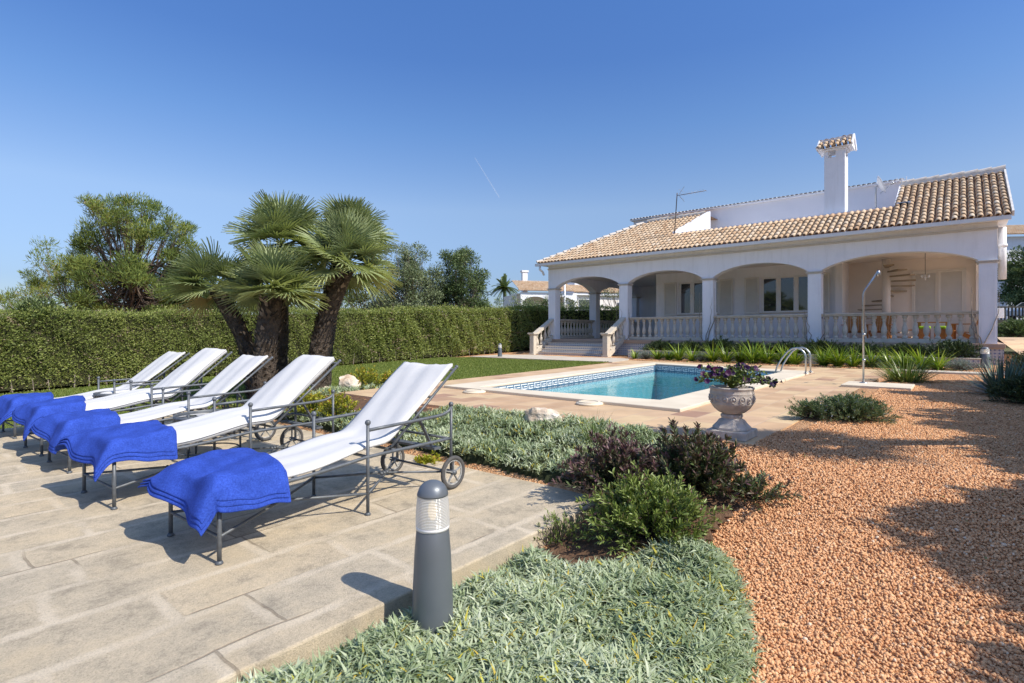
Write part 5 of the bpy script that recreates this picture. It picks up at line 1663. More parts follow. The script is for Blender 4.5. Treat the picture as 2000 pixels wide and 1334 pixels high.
def ring_table(x, y, rad, h, label):
    r_ = empty('side_table', (x, y, DZ), 0, label=label, cat='side table', group='round iron side tables between loungers')
    MB().lathe([(rad - .01, h - .045), (rad, h - .045), (rad, h), (rad - .012, h), (rad - .012, h - .02), (rad - .01, h - .045)], 40, cap=False).build('rim', M['iron'], r_, True)
    MB().lathe([(.001, h - .018), (rad - .013, h - .018), (rad - .013, h - .026), (.001, h - .026)], 40, cap=False).build('tabletop', M['pane'], r_)
    for k in range(3):
        a = 2 * PI * k / 3 + .4
        c, s = math.cos(a), math.sin(a)
        MB().tube([(c * (rad - .02), s * (rad - .02), 0), (c * (rad - .02), s * (rad - .02), h - .03)], .012, 8).build('leg', M['iron'], r_, True)
    MB().tube([((rad - .03) * math.cos(a), (rad - .03) * math.sin(a), .10) for a in np.linspace(0, 2 * PI, 33)], .008, 6, cap=False).build('ring', M['iron'], r_)
ring_table(-3.42, 6.0, .34, .50, 'round iron side table between the second and middle loungers')
ring_table(-5.95, 7.95, .24, .52, 'round iron side table between the two farthest loungers')

exec_plants = True
# ------------------------------------------------------------------ planting
def region_blades(name, poly_xy, per_m2, length, width, height, mat, label, cat, seed=0, zfun=None, mound=0.10, rmix=None, base=True, upw=0.9, bend=.5):
    """low carpet of long narrow leaves in small rosettes over a soft mound"""
    P = np.array(poly_xy); lo = P.min(0); hi = P.max(0)
    q = in_region_d(poly_xy, per_m2)
    s, w = sw(q[:, 0], q[:, 1])
    # distance to the outline for the rounded edge
    def dist(x, y):
        dm = np.full(len(x), 9.0)
        n = len(poly_xy)
        for i in range(n):
            a = np.array(poly_xy[i]); b = np.array(poly_xy[(i + 1) % n]); ab = b - a
            t = np.clip(((x - a[0]) * ab[0] + (y - a[1]) * ab[1]) / (ab @ ab), 0, 1)
            dm = np.minimum(dm, np.hypot(x - a[0] - t * ab[0], y - a[1] - t * ab[1]))
        return dm
    def top(x, y):
        s, w = sw(x, y)
        dd_ = dist(x, y)
        bumps = .5 + .3 * np.sin(x * 8.1 + 2 * np.sin(y * 5.3)) + .3 * np.sin(y * 9.3 + 1.7 * np.sin(x * 7.1))
        return gh(s, w) + mound * np.sqrt(sstep(dd_ / .22)) * (.65 + .5 * bumps)
    N0 = len(q)
    k = 6
    q = np.repeat(q, k, 0); N = len(q)
    ang = rng.uniform(0, 2 * PI, N)
    el_ = rng.normal(upw, .35, N)
    d_ = np.stack([np.cos(ang) * np.cos(el_), np.sin(ang) * np.cos(el_), np.sin(el_)], -1)
    qq = q + np.stack([np.cos(ang), np.sin(ang)], -1) * rng.uniform(0, .012, N)[:, None]
    pos = np.stack([qq[:, 0], qq[:, 1], top(qq[:, 0], qq[:, 1]) - .01 + rng.uniform(-.03, .02, N)], -1)
    up = np.tile(np.array([0, 0, 1.0]), (N, 1)) + rng.normal(size=(N, 3)) * .25
    x_ = unit(np.cross(d_, up)); z_ = np.cross(x_, d_)
    r0 = rng.uniform(0, 1, N0)
    rn = np.clip(np.repeat(r0, k) * .35 + .25 * (.5 + .5 * np.sin(q[:, 0] * 3.7 + 2 * np.sin(q[:, 1] * 2.9))) + rng.uniform(0, .40, N), 0, .93)
    odd = rng.uniform(0, 1, N) < .03 + .06 * (np.sin(q[:, 0] * 6.1 + 3 * np.sin(q[:, 1] * 4.3)) > .6)
    rn = np.where(odd, rng.uniform(.95, 1, N), rn)
    Ls = rng.uniform(.6, 1.15, N) * length
    o = scatter(name, blade(3, bend, .45), pos, x_, d_, z_, np.stack([np.full(N, width) * rng.uniform(.7, 1.2, N), Ls, Ls], -1), rn, mat)
    tag(o, label, cat, kind='stuff')
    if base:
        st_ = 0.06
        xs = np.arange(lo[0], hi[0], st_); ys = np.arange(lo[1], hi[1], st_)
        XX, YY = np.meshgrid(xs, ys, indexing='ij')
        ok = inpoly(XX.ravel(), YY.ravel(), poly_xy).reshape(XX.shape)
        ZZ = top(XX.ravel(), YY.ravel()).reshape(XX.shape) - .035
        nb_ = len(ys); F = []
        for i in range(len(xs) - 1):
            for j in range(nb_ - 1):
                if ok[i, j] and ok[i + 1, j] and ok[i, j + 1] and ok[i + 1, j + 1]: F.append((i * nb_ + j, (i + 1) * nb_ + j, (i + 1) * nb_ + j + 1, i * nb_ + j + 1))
        b_ = mk('gap_shade_base', np.stack([XX, YY, ZZ], -1).reshape(-1, 3), F, M['gap_shade'], o, None, True)
        b_['label'] = 'dark base sheet painting the shade between the leaves'
    return o
M['gap_shade'] = surf('leaf_litter', (0.05, 0.06, 0.03), (0.025, 0.028, 0.015), 0.95, 14, 40, 0.6, 0.02, spec=0.05)  # dark base colour puts shade into the gaps between the leaves
def dk(s, w): return xy(s, w)
fg = [dk(-0.4, 2.42), dk(0.9, 2.38), dk(1.4, 2.29), dk(2.95, 2.29), (0.36, 3.40), (0.85, 3.58), (1.18, 3.62), (1.42, 3.42), (1.34, 3.0), (1.24, 2.72), (1.12, 2.45), (0.93, 2.15), (0.75, 1.7), (0.2, 1.3)]
region_blades('ground_cover', fg, 2000, .060, .0155, .1, M['silver'], 'silvery green narrow leaved ground cover in the foreground below the terrace edge', 'ground cover', mound=.155, bend=.8)
mg = [dk(3.86, 9.2), dk(4.55, 9.2), dk(4.55, 5.85), dk(5.25, 5.6), dk(5.42, 4.1), dk(5.42, 3.0), dk(5.30, 2.3), dk(4.95, 1.95), dk(4.2, 1.80), dk(3.86, 2.2)]
region_blades('ground_cover', mg, 760, .066, .017, .1, M['silver'], 'silvery ground cover between the terrace and the pool paving', 'ground cover', mound=.12)
lg = [dk(5.3, 8.7), dk(5.3, 9.9), dk(7.4, 9.7), dk(8.0, 9.1), dk(6.5, 8.8)]
region_blades('ground_cover', lg, 300, .09, .02, .1, M['silver'], 'small silvery plants behind the loungers beside the lawn', 'ground cover', mound=.08)

def twig_shrub(x, y, z, rad, h, n, leaf, mat, label, cat='shrub', group=None, lpt=26, rlow=0, rhigh=1, name='shrub', upr=1.0, seed=1, wl=.3, stem_mat=None, spiky=0.0):
    r_ = empty(name, (x, y, z), 0, label=label, cat=cat, group=group)
    st_ = MB(); L = []; D = []; Hn = []
    rr = random.Random(seed)
    for k in range(n):
        a = rr.uniform(0, 2 * PI); el_ = math.acos(rr.uniform(0, 1) ** .8) if rr.random() < .8 else rr.uniform(0, .5)
        el_ = PI / 2 - el_ if False else rr.betavariate(2.0, 1.6) * PI / 2 * .97
        L_ = rr.uniform(.72, 1.0) * (1 + (rr.uniform(0, .30) if rr.random() < .2 + spiky else 0))
        tx, ty, tz = math.cos(a) * math.cos(el_) * rad * L_, math.sin(a) * math.cos(el_) * rad * L_, math.sin(el_) * h * L_
        pts = []
        for t in np.linspace(0, 1, 6):
            pts.append(np.array([tx * t ** (.8), ty * t ** (.8), tz * t ** .95 + .02]) + np.array([rr.gauss(0, .012), rr.gauss(0, .012), 0]) * t)
        st_.tube(pts, [.006 * (1 - .7 * t) * max(.6, h) for t in np.linspace(0, 1, 6)], 4, cap=False)
        dirv = unit(pts[5] - pts[3])
        for j in range(lpt):
            t = 1 - rr.random() ** 1.6 * .72; i = min(4, int(t * 5)); f = t * 5 - i
            p = pts[i] * (1 - f) + pts[i + 1] * f
            L.append(p); a2 = rr.uniform(0, 2 * PI)
            xx, yy, dd_ = frame_from(dirv)
            D.append(dirv * rr.uniform(.35, 1.1) + (xx * math.cos(a2) + yy * math.sin(a2)) * rr.uniform(.4, 1.0) + np.array([0, 0, .25]))
            Hn.append(t)
    st_.build('stem', stem_mat or M['bark'], r_)
    L = np.array(L); D = np.array(D); N = len(L)
    a, b, c = up_basis(D, .6)
    l_ = rng.uniform(.65, 1.15, N) * leaf
    rn = rlow + (rhigh - rlow) * np.clip(.15 + .55 * np.array(Hn) ** 2 * rng.uniform(.6, 1.3, N) + rng.uniform(-.2, .3, N), 0, 1)
    scatter('foliage', LEAF2 if leaf > .02 and N < 14000 else LEAF, L, a, b, c, np.stack([l_ * wl, l_, l_ * .5], -1), rn, mat, r_)
    return r_
gp = 'low shrubs beside the gravel'
twig_shrub(0.92, 4.52, ghx(.92, 4.5), .56, .44, 240, .058, M['purple'], 'dark purple leaved shrub behind the green one at the terrace corner', group=gp, seed=3, rlow=.15, rhigh=1, lpt=40, spiky=.05)
twig_shrub(1.50, 4.38, ghx(1.5, 4.35), .47, .46, 240, .058, M['purple'], 'dark green and purple shrub spreading onto the gravel, right of the pair', group=gp, seed=4, rlow=.0, rhigh=.85, lpt=40, spiky=.05)
twig_shrub(0.98, 3.80, ghx(.98, 3.8), .54, .42, 320, .048, M['greenleaf'], 'bushy mid green shrub below the purple ones at the terrace corner', group=gp, seed=5, lpt=36)
twig_shrub(1.86, 4.1, ghx(1.86, 4.1), .34, .18, 60, .05, M['purple'], 'low trailing purple green shoots creeping over the gravel', group=gp, seed=6, rlow=.1, rhigh=.8, lpt=20)
twig_shrub(0.35, 3.85, ghx(.35, 3.8), .30, .20, 60, .035, M['greenleaf'], 'sparse small green weeds at the foot of the terrace corner', group=gp, seed=7, lpt=10)
# juniper by the paving
jx, jy = 4.15, 6.55
twig_shrub(jx, jy, ghx(jx, jy), .52, .30, 340, .045, M['juniper'], 'spreading feathery rosemary bush on the gravel right of the urn', group=gp, seed=8, lpt=36, wl=.16, name='rosemary_bush', rlow=0, rhigh=1)
twig_shrub(jx - .42, jy + .1, ghx(jx, jy), .30, .22, 120, .045, M['juniper'], 'smaller feathery rosemary at the left of the big one', group=gp, seed=18, lpt=30, wl=.16, name='rosemary_bush')

def strap_plant(x, y, z, n, L_, wd, mat, label, cat, group=None, name='strap_leaf_plant', upm=1.0, spread=.5, bend=.9, mx=None, rad=.06, seg=5):
    r_ = empty(name, (x, y, z), 0, label=label, cat=cat, group=group)
    N = n
    ang = rng.uniform(0, 2 * PI, N); el_ = np.clip(rng.normal(upm, spread, N), .1, 1.5)
    d_ = np.stack([np.cos(ang) * np.cos(el_), np.sin(ang) * np.cos(el_), np.sin(el_)], -1)
    rr = rad * np.sqrt(rng.uniform(0, 1, N))
    pos = np.stack([np.cos(ang) * rr, np.sin(ang) * rr, np.zeros(N)], -1)
    x_ = unit(np.cross(d_, np.tile([0, 0, 1.0], (N, 1)))); z_ = np.cross(x_, d_)
    l_ = L_ * rng.uniform(.6, 1.1, N)
    scatter('leaves', blade(seg, bend * .6, .55), pos, x_, d_, z_, np.stack([np.full(N, wd), l_, l_], -1), rng.uniform(0, 1, N), mat, r_)
    MB().lathe([(rad * .9, 0), (rad * .5, L_ * .1)], 8).build('crown_base', M['soil'], r_)
    return r_
# agapanthus row before the porch
aw = [(9.95, .62), (9.0, .8), (8.55, .8), (8.1, 1), (7.55, .9), (6.85, 1.1), (6.35, 1), (5.95, .9), (5.5, 1.2), (5.05, 1.1), (4.55, 1.1), (4.2, 1.0), (3.35, 1), (2.95, 1.1), (2.55, 1.0), (2.1, 1.0), (1.65, .9), (1.3, 1), (.9, 1), (0.5, .9)]
desc = ['tiny clump nearest the steps', 'small clump second from the steps', 'small clump third from the steps', 'tall clump fourth from the steps']
for k, (w, f_) in enumerate(aw):
    s = 19.35 + random.uniform(-.15, .15); x, y = xy(s, w)
    side = 'from the left, left of the pool ladder' if w > 3.9 else ('between pool ladder and shower pole' if w > 1.9 else 'right of the shower pole')
    cnt = sum(1 for (w2, _) in aw[:k] if (('left' if w2 > 3.9 else ('mid' if w2 > 1.9 else 'right')) == ('left' if w > 3.9 else ('mid' if w > 1.9 else 'right'))))
    ordn = ['first', 'second', 'third', 'fourth', 'fifth', 'sixth', 'seventh', 'eighth', 'ninth', 'tenth', 'eleventh', 'twelfth'][cnt]
    strap_plant(x, y, ghx(x, y), int(100 * f_), .80 * f_, .055, M['agap'], 'light green strap leaved clump, %s %s' % (ordn, side), 'strap leaf plant', 'strap leaf clumps along the porch bed', 'agapanthus_plant', 1.0, .35, .85)
# grey cushions in the same bed
for k, (s, w, r0, lab) in enumerate([(19.3, 9.45, .42, 'low grey leaved cushion plant near the foot of the steps'), (19.25, 7.2, .42, 'low grey leaved cushion plant midway along the bed'), (19.3, 0.0, .55, 'wide grey leaved cushion plant left of the corner bollard'), (19.4, 1.95, .35, 'small grey leaved cushion plant behind the shower pole')]):
    x, y = xy(s, w)
    twig_shrub(x, y, ghx(x, y), r0, .32, 190, .035, M['lavender'], lab, 'grey shrub', 'grey cushion plants along the porch bed', lpt=24, name='grey_shrub', seed=30 + k, wl=.2)
# big grassy clump on the gravel beside the shower
x, y = xy(14.6, 0.95)
strap_plant(x, y, ghx(x, y), 420, .62, .022, M['clump'], 'large dense grassy clump on the gravel right of the shower pole', 'grassy plant', None, 'grassy_clump', .95, .4, .75, rad=.38)
# dark creepers in the raised bed
for k in range(9):
    w = 0.2 + k * 1.15; x, y = xy(20.65, w)
    twig_shrub(x, y, .74, .85, .42 if k % 3 else .52, 190, .10, M['creeper'], 'dark trailing evergreen in the raised bed, %s from the house corner' % ['first', 'second', 'third', 'fourth', 'fifth', 'sixth', 'seventh', 'eighth', 'ninth'][k],
               'creeper', 'dark creepers in the raised bed', lpt=24, name='creeper_plant', seed=60 + k, wl=.25)
# shaded plants at the right edge
x, y = 8.45, 9.15
strap_plant(x, y, ghx(x, y), 240, .78, .040, M['agave'], 'spiky blue green yucca rosette in the shade at the right edge', 'yucca', None, 'yucca_plant', .75, .5, .10, rad=.15)
strap_plant(9.5, 9.7, ghx(9.5, 9.7), 220, .72, .040, M['agave'], 'second spiky yucca rosette farther right in the shade', 'yucca', None, 'yucca_plant', .75, .5, .10, rad=.15)
twig_shrub(7.75, 7.95, ghx(7.8, 7.9), .60, .42, 220, .06, M['creeper'], 'rounded dark green shrub in the shade below the yucca', seed=71, lpt=30, group='shaded shrubs at the right edge')
twig_shrub(9.0, 8.6, ghx(9, 8.6), .7, .55, 200, .06, M['creeper'], 'dark green shrub at the right edge in the shade', seed=72, lpt=30, group='shaded shrubs at the right edge')
twig_shrub(11.6, 11.4, ghx(11.6, 11.4), .8, .7, 220, .07, M['creeper'], 'dark shrub behind the yucca beside the side yard', seed=73, lpt=26, group='shaded shrubs at the right edge')
twig_shrub(13.2, 13.3, ghx(13.2, 13.3), .9, .6, 220, .07, M['creeper'], 'dark shrub below the side yard step', seed=74, lpt=26, group='shaded shrubs at the right edge')
# small plants by the palms and behind the loungers
for k, (x, y, r0, h0, mt, lab) in enumerate([(-3.0, 10.9, .5, .45, 'yellow', 'yellow green succulent with red tips beside the upright rock'),
        (-2.55, 11.2, .35, .32, 'yellow', 'small yellow green succulent at the edge of the lawn by the rocks'),
        (-2.55, 7.75, .36, .42, 'yellow', 'golden green shrub behind the nearest armrest of the second lounger'),
        (-3.1, 8.2, .36, .40, 'yellow', 'golden green shrub left of the other golden shrub behind the loungers'),
        (-3.9, 9.4, .45, .45, 'greenleaf', 'mid green shrub at the foot of the palms'),
        (-0.92, 5.85, .20, .16, 'yellow', 'tiny yellow flowering plant behind the backrest of the nearest lounger'),
        (-4.9, 9.2, .45, .40, 'greenleaf', 'low green shrub between palm trunks and loungers')]):
    twig_shrub(x, y, ghx(x, y), r0, h0, 110, .045, M[mt], lab, 'shrub', 'small shrubs in the palm bed', lpt=20, seed=80 + k, wl=.45)
strap_plant(0.85, 5.55, ghx(.85, 5.5), 120, .42, .010, M['clump'], 'thin green grass tuft in front of the pool paving', 'grass tuft', None, 'grass_tuft', 1.2, .25, .4)

# ------------------------------------------------------------------ palms
def fan_proto(n=30, seed=0):
    r5 = np.random.default_rng(seed); V = []; F = []
    span = R(215)
    for k in range(n):
        a = -span / 2 + span * (k + .5) / n
        L_ = (.62 - .16 * abs(a / (span / 2)) ** 2) * r5.uniform(.92, 1.04)
        dx, dy = math.sin(a), math.cos(a)
        cup = .10 + .12 * abs(a)
        droop = r5.uniform(.03, .12)
        nx_, ny_ = dy, -dx
        b = len(V)
        for t, w in ((0.0, .004), (.35, .017), (.7, .013), (1.0, .001)):
            c = np.array([dx * L_ * t, .42 + dy * L_ * t, cup * t * L_ - droop * t * t])
            V.append(c + np.array([nx_ * w, ny_ * w, .006])); V.append(c + np.array([0, 0, -.004])); V.append(c - np.array([nx_ * w, ny_ * w, -.006]))
        for q in range(3):
            o_ = b + 3 * q
            F += [(o_, o_ + 1, o_ + 4, o_ + 3), (o_ + 1, o_ + 2, o_ + 5, o_ + 4)]
    b = len(V)
    for (y, w) in ((0, .012), (.42, .008)): V += [np.array([-w, y, 0]), np.array([0, y, .008]), np.array([w, y, 0])]
    F += [(b, b + 1, b + 4, b + 3), (b + 1, b + 2, b + 5, b + 4)]
    return np.array(V), np.array(F)
fans = [fan_proto(30, i) for i in range(3)]
def fan_palm(base, top, rad, nl, label, seed, tr=.2, low=122):
    r6 = np.random.default_rng(seed)
    bx0, by0, bz0 = base
    r_ = empty('fan_palm', base, 0, label=label, cat='palm tree', group='cluster of fan palms between loungers and hedge')
    tp = np.array(top) - np.array(base)
    m = MB(); pts = [tp * t + np.array([0, 0, 0]) + np.array([tp[0], tp[1], 0]) * (-.25 * math.sin(PI * t)) for t in np.linspace(0, 1, 12)]
    n_ = 18
    m.tube(pts, [tr * (1.12 - .12 * t + .05 * math.sin(19 * t)) for t in np.linspace(0, 1, 12)], n_)
    trunk = m.build('trunk', M['palm_trunk'], r_, True)
    # old leaf bases
    N = 420
    t = r6.uniform(0, 1, N); a = r6.uniform(0, 2 * PI, N)
    P = np.array(pts); ii = np.clip((t * 11).astype(int), 0, 10); f = t * 11 - ii
    c = P[ii] * (1 - f)[:, None] + P[ii + 1] * f[:, None]
    out = np.stack([np.cos(a), np.sin(a), np.zeros(N)], -1)
    pos = c + out * tr * .95
    d_ = out * .7 + np.array([0, 0, 1.0]) + r6.normal(size=(N, 3)) * .2
    x_, y_, z_ = unit(np.cross(d_, out)), unit(d_), unit(out)
    scatter('fibre', LEAF, pos, x_, y_, z_, np.stack([r6.uniform(.04, .09, N), r6.uniform(.08, .16, N), np.full(N, .05)], -1), r6.uniform(0, 1, N), M['palm_fibre'], trunk)
    # fans
    for g_i in range(3):
        n = nl // 3
        u = r6.uniform(0, 1, n)
        el_ = R(88) - R(low) * u ** .9
        a = r6.uniform(0, 2 * PI, n)
        d_ = np.stack([np.cos(a) * np.cos(el_), np.sin(a) * np.cos(el_), np.sin(el_)], -1)
        up = np.stack([-np.cos(a) * np.sin(el_), -np.sin(a) * np.sin(el_), np.cos(el_)], -1)
        up = unit(up + r6.normal(size=(n, 3)) * .35)
        x_ = unit(np.cross(d_, up)); z_ = np.cross(x_, d_)
        sc = rad * r6.uniform(.85, 1.08, n)
        old = np.clip((u - .55) * 2.0, 0, 1)
        rn = np.clip(.20 + .30 * r6.uniform(0, 1, n) + .40 * old * r6.uniform(.3, 1.2, n), 0, 1)
        PV, PF = fans[g_i]
        pos = np.tile(tp, (n, 1)) + np.array([0, 0, .08])
        V = pos[:, None] + (PV[None, :, 0:1] * x_[:, None] + PV[None, :, 1:2] * d_[:, None] + PV[None, :, 2:3] * z_[:, None]) * sc[:, None, None]
        # gravity bends the outer part
        dist_ = np.linalg.norm(V - pos[:, None], axis=2)
        V[:, :, 2] -= .10 * rad * np.clip(dist_ / rad - .3, 0, 1) ** 2 * (1 + 1.2 * old[:, None])
        F = PF[None] + (np.arange(n) * len(PV))[:, None, None]
        rr = rn[:, None] + r6.uniform(-.05, .05, (n, 1)) + .28 * np.clip(np.linalg.norm(PV[None, :, :2], axis=2) - .70, 0, 1)
        mk('frond', V.reshape(-1, 3), F.reshape(-1, 4), M['palm'], r_, np.clip(rr, 0, 1).ravel(), False)
    return r_
fan_palm((-5.25, 10.9, .2), (-6.10, 11.0, 2.42), 1.02, 39, 'leaning fan palm with the leftmost, lower crown', 11, .145)
fan_palm((-5.15, 11.7, .2), (-5.05, 11.7, 3.42), 1.20, 42, 'tall fan palm with the highest crown, middle left of the cluster', 12, .19)
fan_palm((-4.78, 10.2, .2), (-4.62, 10.3, 2.22), 1.12, 42, 'short front fan palm with a low spreading crown before the others', 13, .20, 98)
fan_palm((-4.05, 10.9, .2), (-3.42, 11.0, 2.90), 1.14, 42, 'fan palm leaning right with the rightmost crown', 14, .175)
fan_palm((-4.25, 11.8, .2), (-3.72, 12.1, 3.62), 1.08, 36, 'rear fan palm with its high crown behind the rightmost one', 15, .20)

# ------------------------------------------------------------------ trees
def tree(name, x, y, z, h, rx, ry, mat, bark, label, cat='tree', group=None, nclump=60, per=160, leaf=.16, wl=.35, zlow=.25, seed=1, trunk_r=.14, lean=(0, 0), clump=.55, up=.3, rlo=0, rhi=1, zc=.62, twigs=True):
    rr = np.random.default_rng(seed)
    r_ = empty(name, (x, y, z), 0, label=label, cat=cat, group=group)
    t = MB()
    tp = np.array([lean[0] * h * .5, lean[1] * h * .5, h * zc])
    fork = tp * .45
    t.tube([np.zeros(3), fork * .5 + rr.normal(0, .03, 3), fork, tp], [trunk_r, trunk_r * .85, trunk_r * .6, trunk_r * .2], 8)
    C = []
    while len(C) < nclump:
        v = rr.normal(size=3); v /= np.linalg.norm(v); v *= rr.uniform(.45, 1.0) ** .5
        c = np.array([v[0] * rx, v[1] * ry, 0]) + np.array([lean[0] * h * .5, lean[1] * h * .5, 0])
        c[2] = h * (zlow + (1 - zlow) * (v[2] + 1) / 2) 
        c += rr.normal(0, .12, 3) * rx
        C.append(c)
    C = np.array(C)
    for c in C:
        st_ = fork * rr.uniform(.7, 1.0) + (tp - fork) * rr.uniform(0, .9)
        mid = (st_ + c) / 2 + rr.normal(0, .06, 3) * rx - np.array([0, 0, .05 * h])
        t.tube([st_, mid, c], [trunk_r * .28, trunk_r * .16, trunk_r * .05], 5, cap=False)
        if twigs:
            for q in range(3): t.tube([c * .35 + mid * .65, c + rr.normal(0, .3, 3) * clump], [trunk_r * .07, trunk_r * .02], 4, cap=False)
    tk = t.build('trunk', bark, r_, True)
    N = nclump * per
    ci = np.repeat(np.arange(nclump), per)
    crad = clump * rr.uniform(.6, 1.2, nclump)
    off = rr.normal(size=(N, 3)); off = unit(off) * (rr.uniform(0, 1, N) ** .45)[:, None]
    off[:, 2] *= .75
    pos = C[ci] + off * crad[ci][:, None]
    d_ = off * .8 + np.array([0, 0, up]) + rr.normal(size=(N, 3)) * .55
    a, b, c_ = basis(d_, unit(off * .9 + np.array([0, 0, .35]) + rr.normal(size=(N, 3)) * .55))
    cr = rr.uniform(-.22, .22, nclump)
    rn = np.clip(rlo + (rhi - rlo) * (.5 + cr[ci] + rr.uniform(-.3, .3, N)), 0, 1)
    l_ = leaf * rr.uniform(.6, 1.2, N)
    scatter('crown', LEAF, pos, a, b, c_, np.stack([l_ * wl, l_, l_], -1), rn, mat, r_)
    return r_
bt_ = 'trees beyond the hedge'
# the big wind blown pine: a dense head and a ragged left flank
tree('pine_tree', -14.9, 20.6, .3, 6.4, 2.3, 1.9, M['pine'], M['bark'], 'large wind blown pine with dense head and bare lower twigs behind hedge', 'pine tree', bt_, 150, 290, .20, .13, .10, 21, .17, (.10, 0), .42, .9, zc=.7)
tree('pine_tree', -17.2, 21.5, .3, 4.7, 2.0, 1.6, M['pine'], M['bark_pale'], 'ragged lighter pine leaning left beside the large pine', 'pine tree', bt_, 80, 230, .20, .13, .06, 22, .10, (-.14, 0), .38, .7, rlo=.15)
tree('pine_tree', -20.4, 22.5, .2, 3.1, 1.6, 1.3, M['pine'], M['bark_pale'], 'low pine scrub at the far left over the hedge', 'pine tree', bt_, 36, 150, .20, .16, .1, 23, .08, (-.1, 0), .36, .8, rlo=.1)
tree('pine_tree', -13.0, 22.5, .3, 4.4, 2.4, 1.6, M['olive_dark'], M['bark'], 'dark dense tree filling the gap between pine and palms', 'tree', bt_, 60, 160, .2, .3, .1, 24, .12, (0, 0), .5)
tree('olive_tree', -5.1, 26.5, .4, 5.3, 1.55, 1.4, M['olive'], M['bark_pale'], 'grey green olive tree just right of the palms over the hedge', 'olive tree', bt_, 120, 230, .15, .26, .10, 25, .14, (0, 0), .50)
tree('olive_tree', -2.65, 27.5, .4, 5.5, 1.25, 1.2, M['olive_dark'], M['bark_pale'], 'darker upright olive tree left of the small distant palm', 'olive tree', bt_, 110, 240, .15, .28, .08, 26, .14, (0, 0), .45)
tree('olive_tree', -7.6, 27.5, .4, 4.2, 1.9, 1.4, M['olive_dark'], M['bark'], 'dark tree mostly hidden behind the palm crowns', 'tree', bt_, 50, 150, .2, .3, .1, 27, .14, (0, 0), .5)
for k, (x, y, h_, r0, mt, lab) in enumerate([(0.3, 30.5, 3.1, 1.5, 'olive', 'pale bush over the hedge left of the porch steps'), (2.3, 33, 3.2, 1.5, 'olive_dark', 'green bush behind the leftmost porch column'),
        (4.3, 36, 3.4, 1.6, 'olive', 'bushy tree seen low through the first porch arch'), (7.6, 38.5, 5.5, 2.1, 'olive', 'olive tree seen between the rear porch columns'), (-1.3, 29.5, 2.8, 1.0, 'pine', 'low yellow green bush under the small distant palm'),
        (-10.2, 24, 3.2, 2.2, 'olive_dark', 'dark bush behind the left palm crown'), (10.5, 42, 5.0, 2.2, 'olive_dark', 'tree seen just left of the porch wall through the arch')]):
    tree('bush' if h_ < 4 else 'olive_tree', x, y, .4, h_, r0, r0 * .8, M[mt], M['bark'], lab, 'bush' if h_ < 4 else 'olive tree', 'bushes beyond the hedge', 44, 130, .15, .28, .08, 50 + k, .08, (0, 0), .45)
# distant date palm
def date_palm(x, y, z, h, rad):
    r_ = empty('date_palm', (x, y, z), 0, label='small distant date palm on the skyline left of the villa', cat='palm tree')
    MB().tube([(0, 0, 0), (.1, 0, h * .5), (0, 0, h)], [.3, .24, .22], 10).build('trunk', M['bark'], r_, True)
    m = MB(); Vs = []; Fs = []; n0 = 0
    for k in range(46):
        a = rng.uniform(0, 2 * PI); el_ = rng.uniform(-.5, 1.4)
        d0 = np.array([math.cos(a) * math.cos(el_), math.sin(a) * math.cos(el_), math.sin(el_)])
        L_ = rad * rng.uniform(.85, 1.1)
        for j in range(26):
            t = (j + 3) / 29; p = d0 * L_ * t + np.array([0, 0, h - .55 * rad * t * t * math.cos(el_)])
            s_ = np.cross(d0, (0, 0, 1.0)); s_ /= np.linalg.norm(s_) + 1e-6
            for sg in (-1, 1):
                q = p + s_ * sg * rad * .22 * (1 - .6 * t) + d0 * rad * .10 - np.array([0, 0, .06 * rad])
                wv = d0 * .035 * rad
                Vs += [p - wv, p + wv, q]; Fs.append((n0, n0 + 1, n0 + 2)); n0 += 3
    mk('crown', np.array(Vs), np.array(Fs), M['olive_dark'], r_, rng.uniform(.3, 1, n0))
date_palm(-1.0, 70, 1.0, 6.4, 2.0)

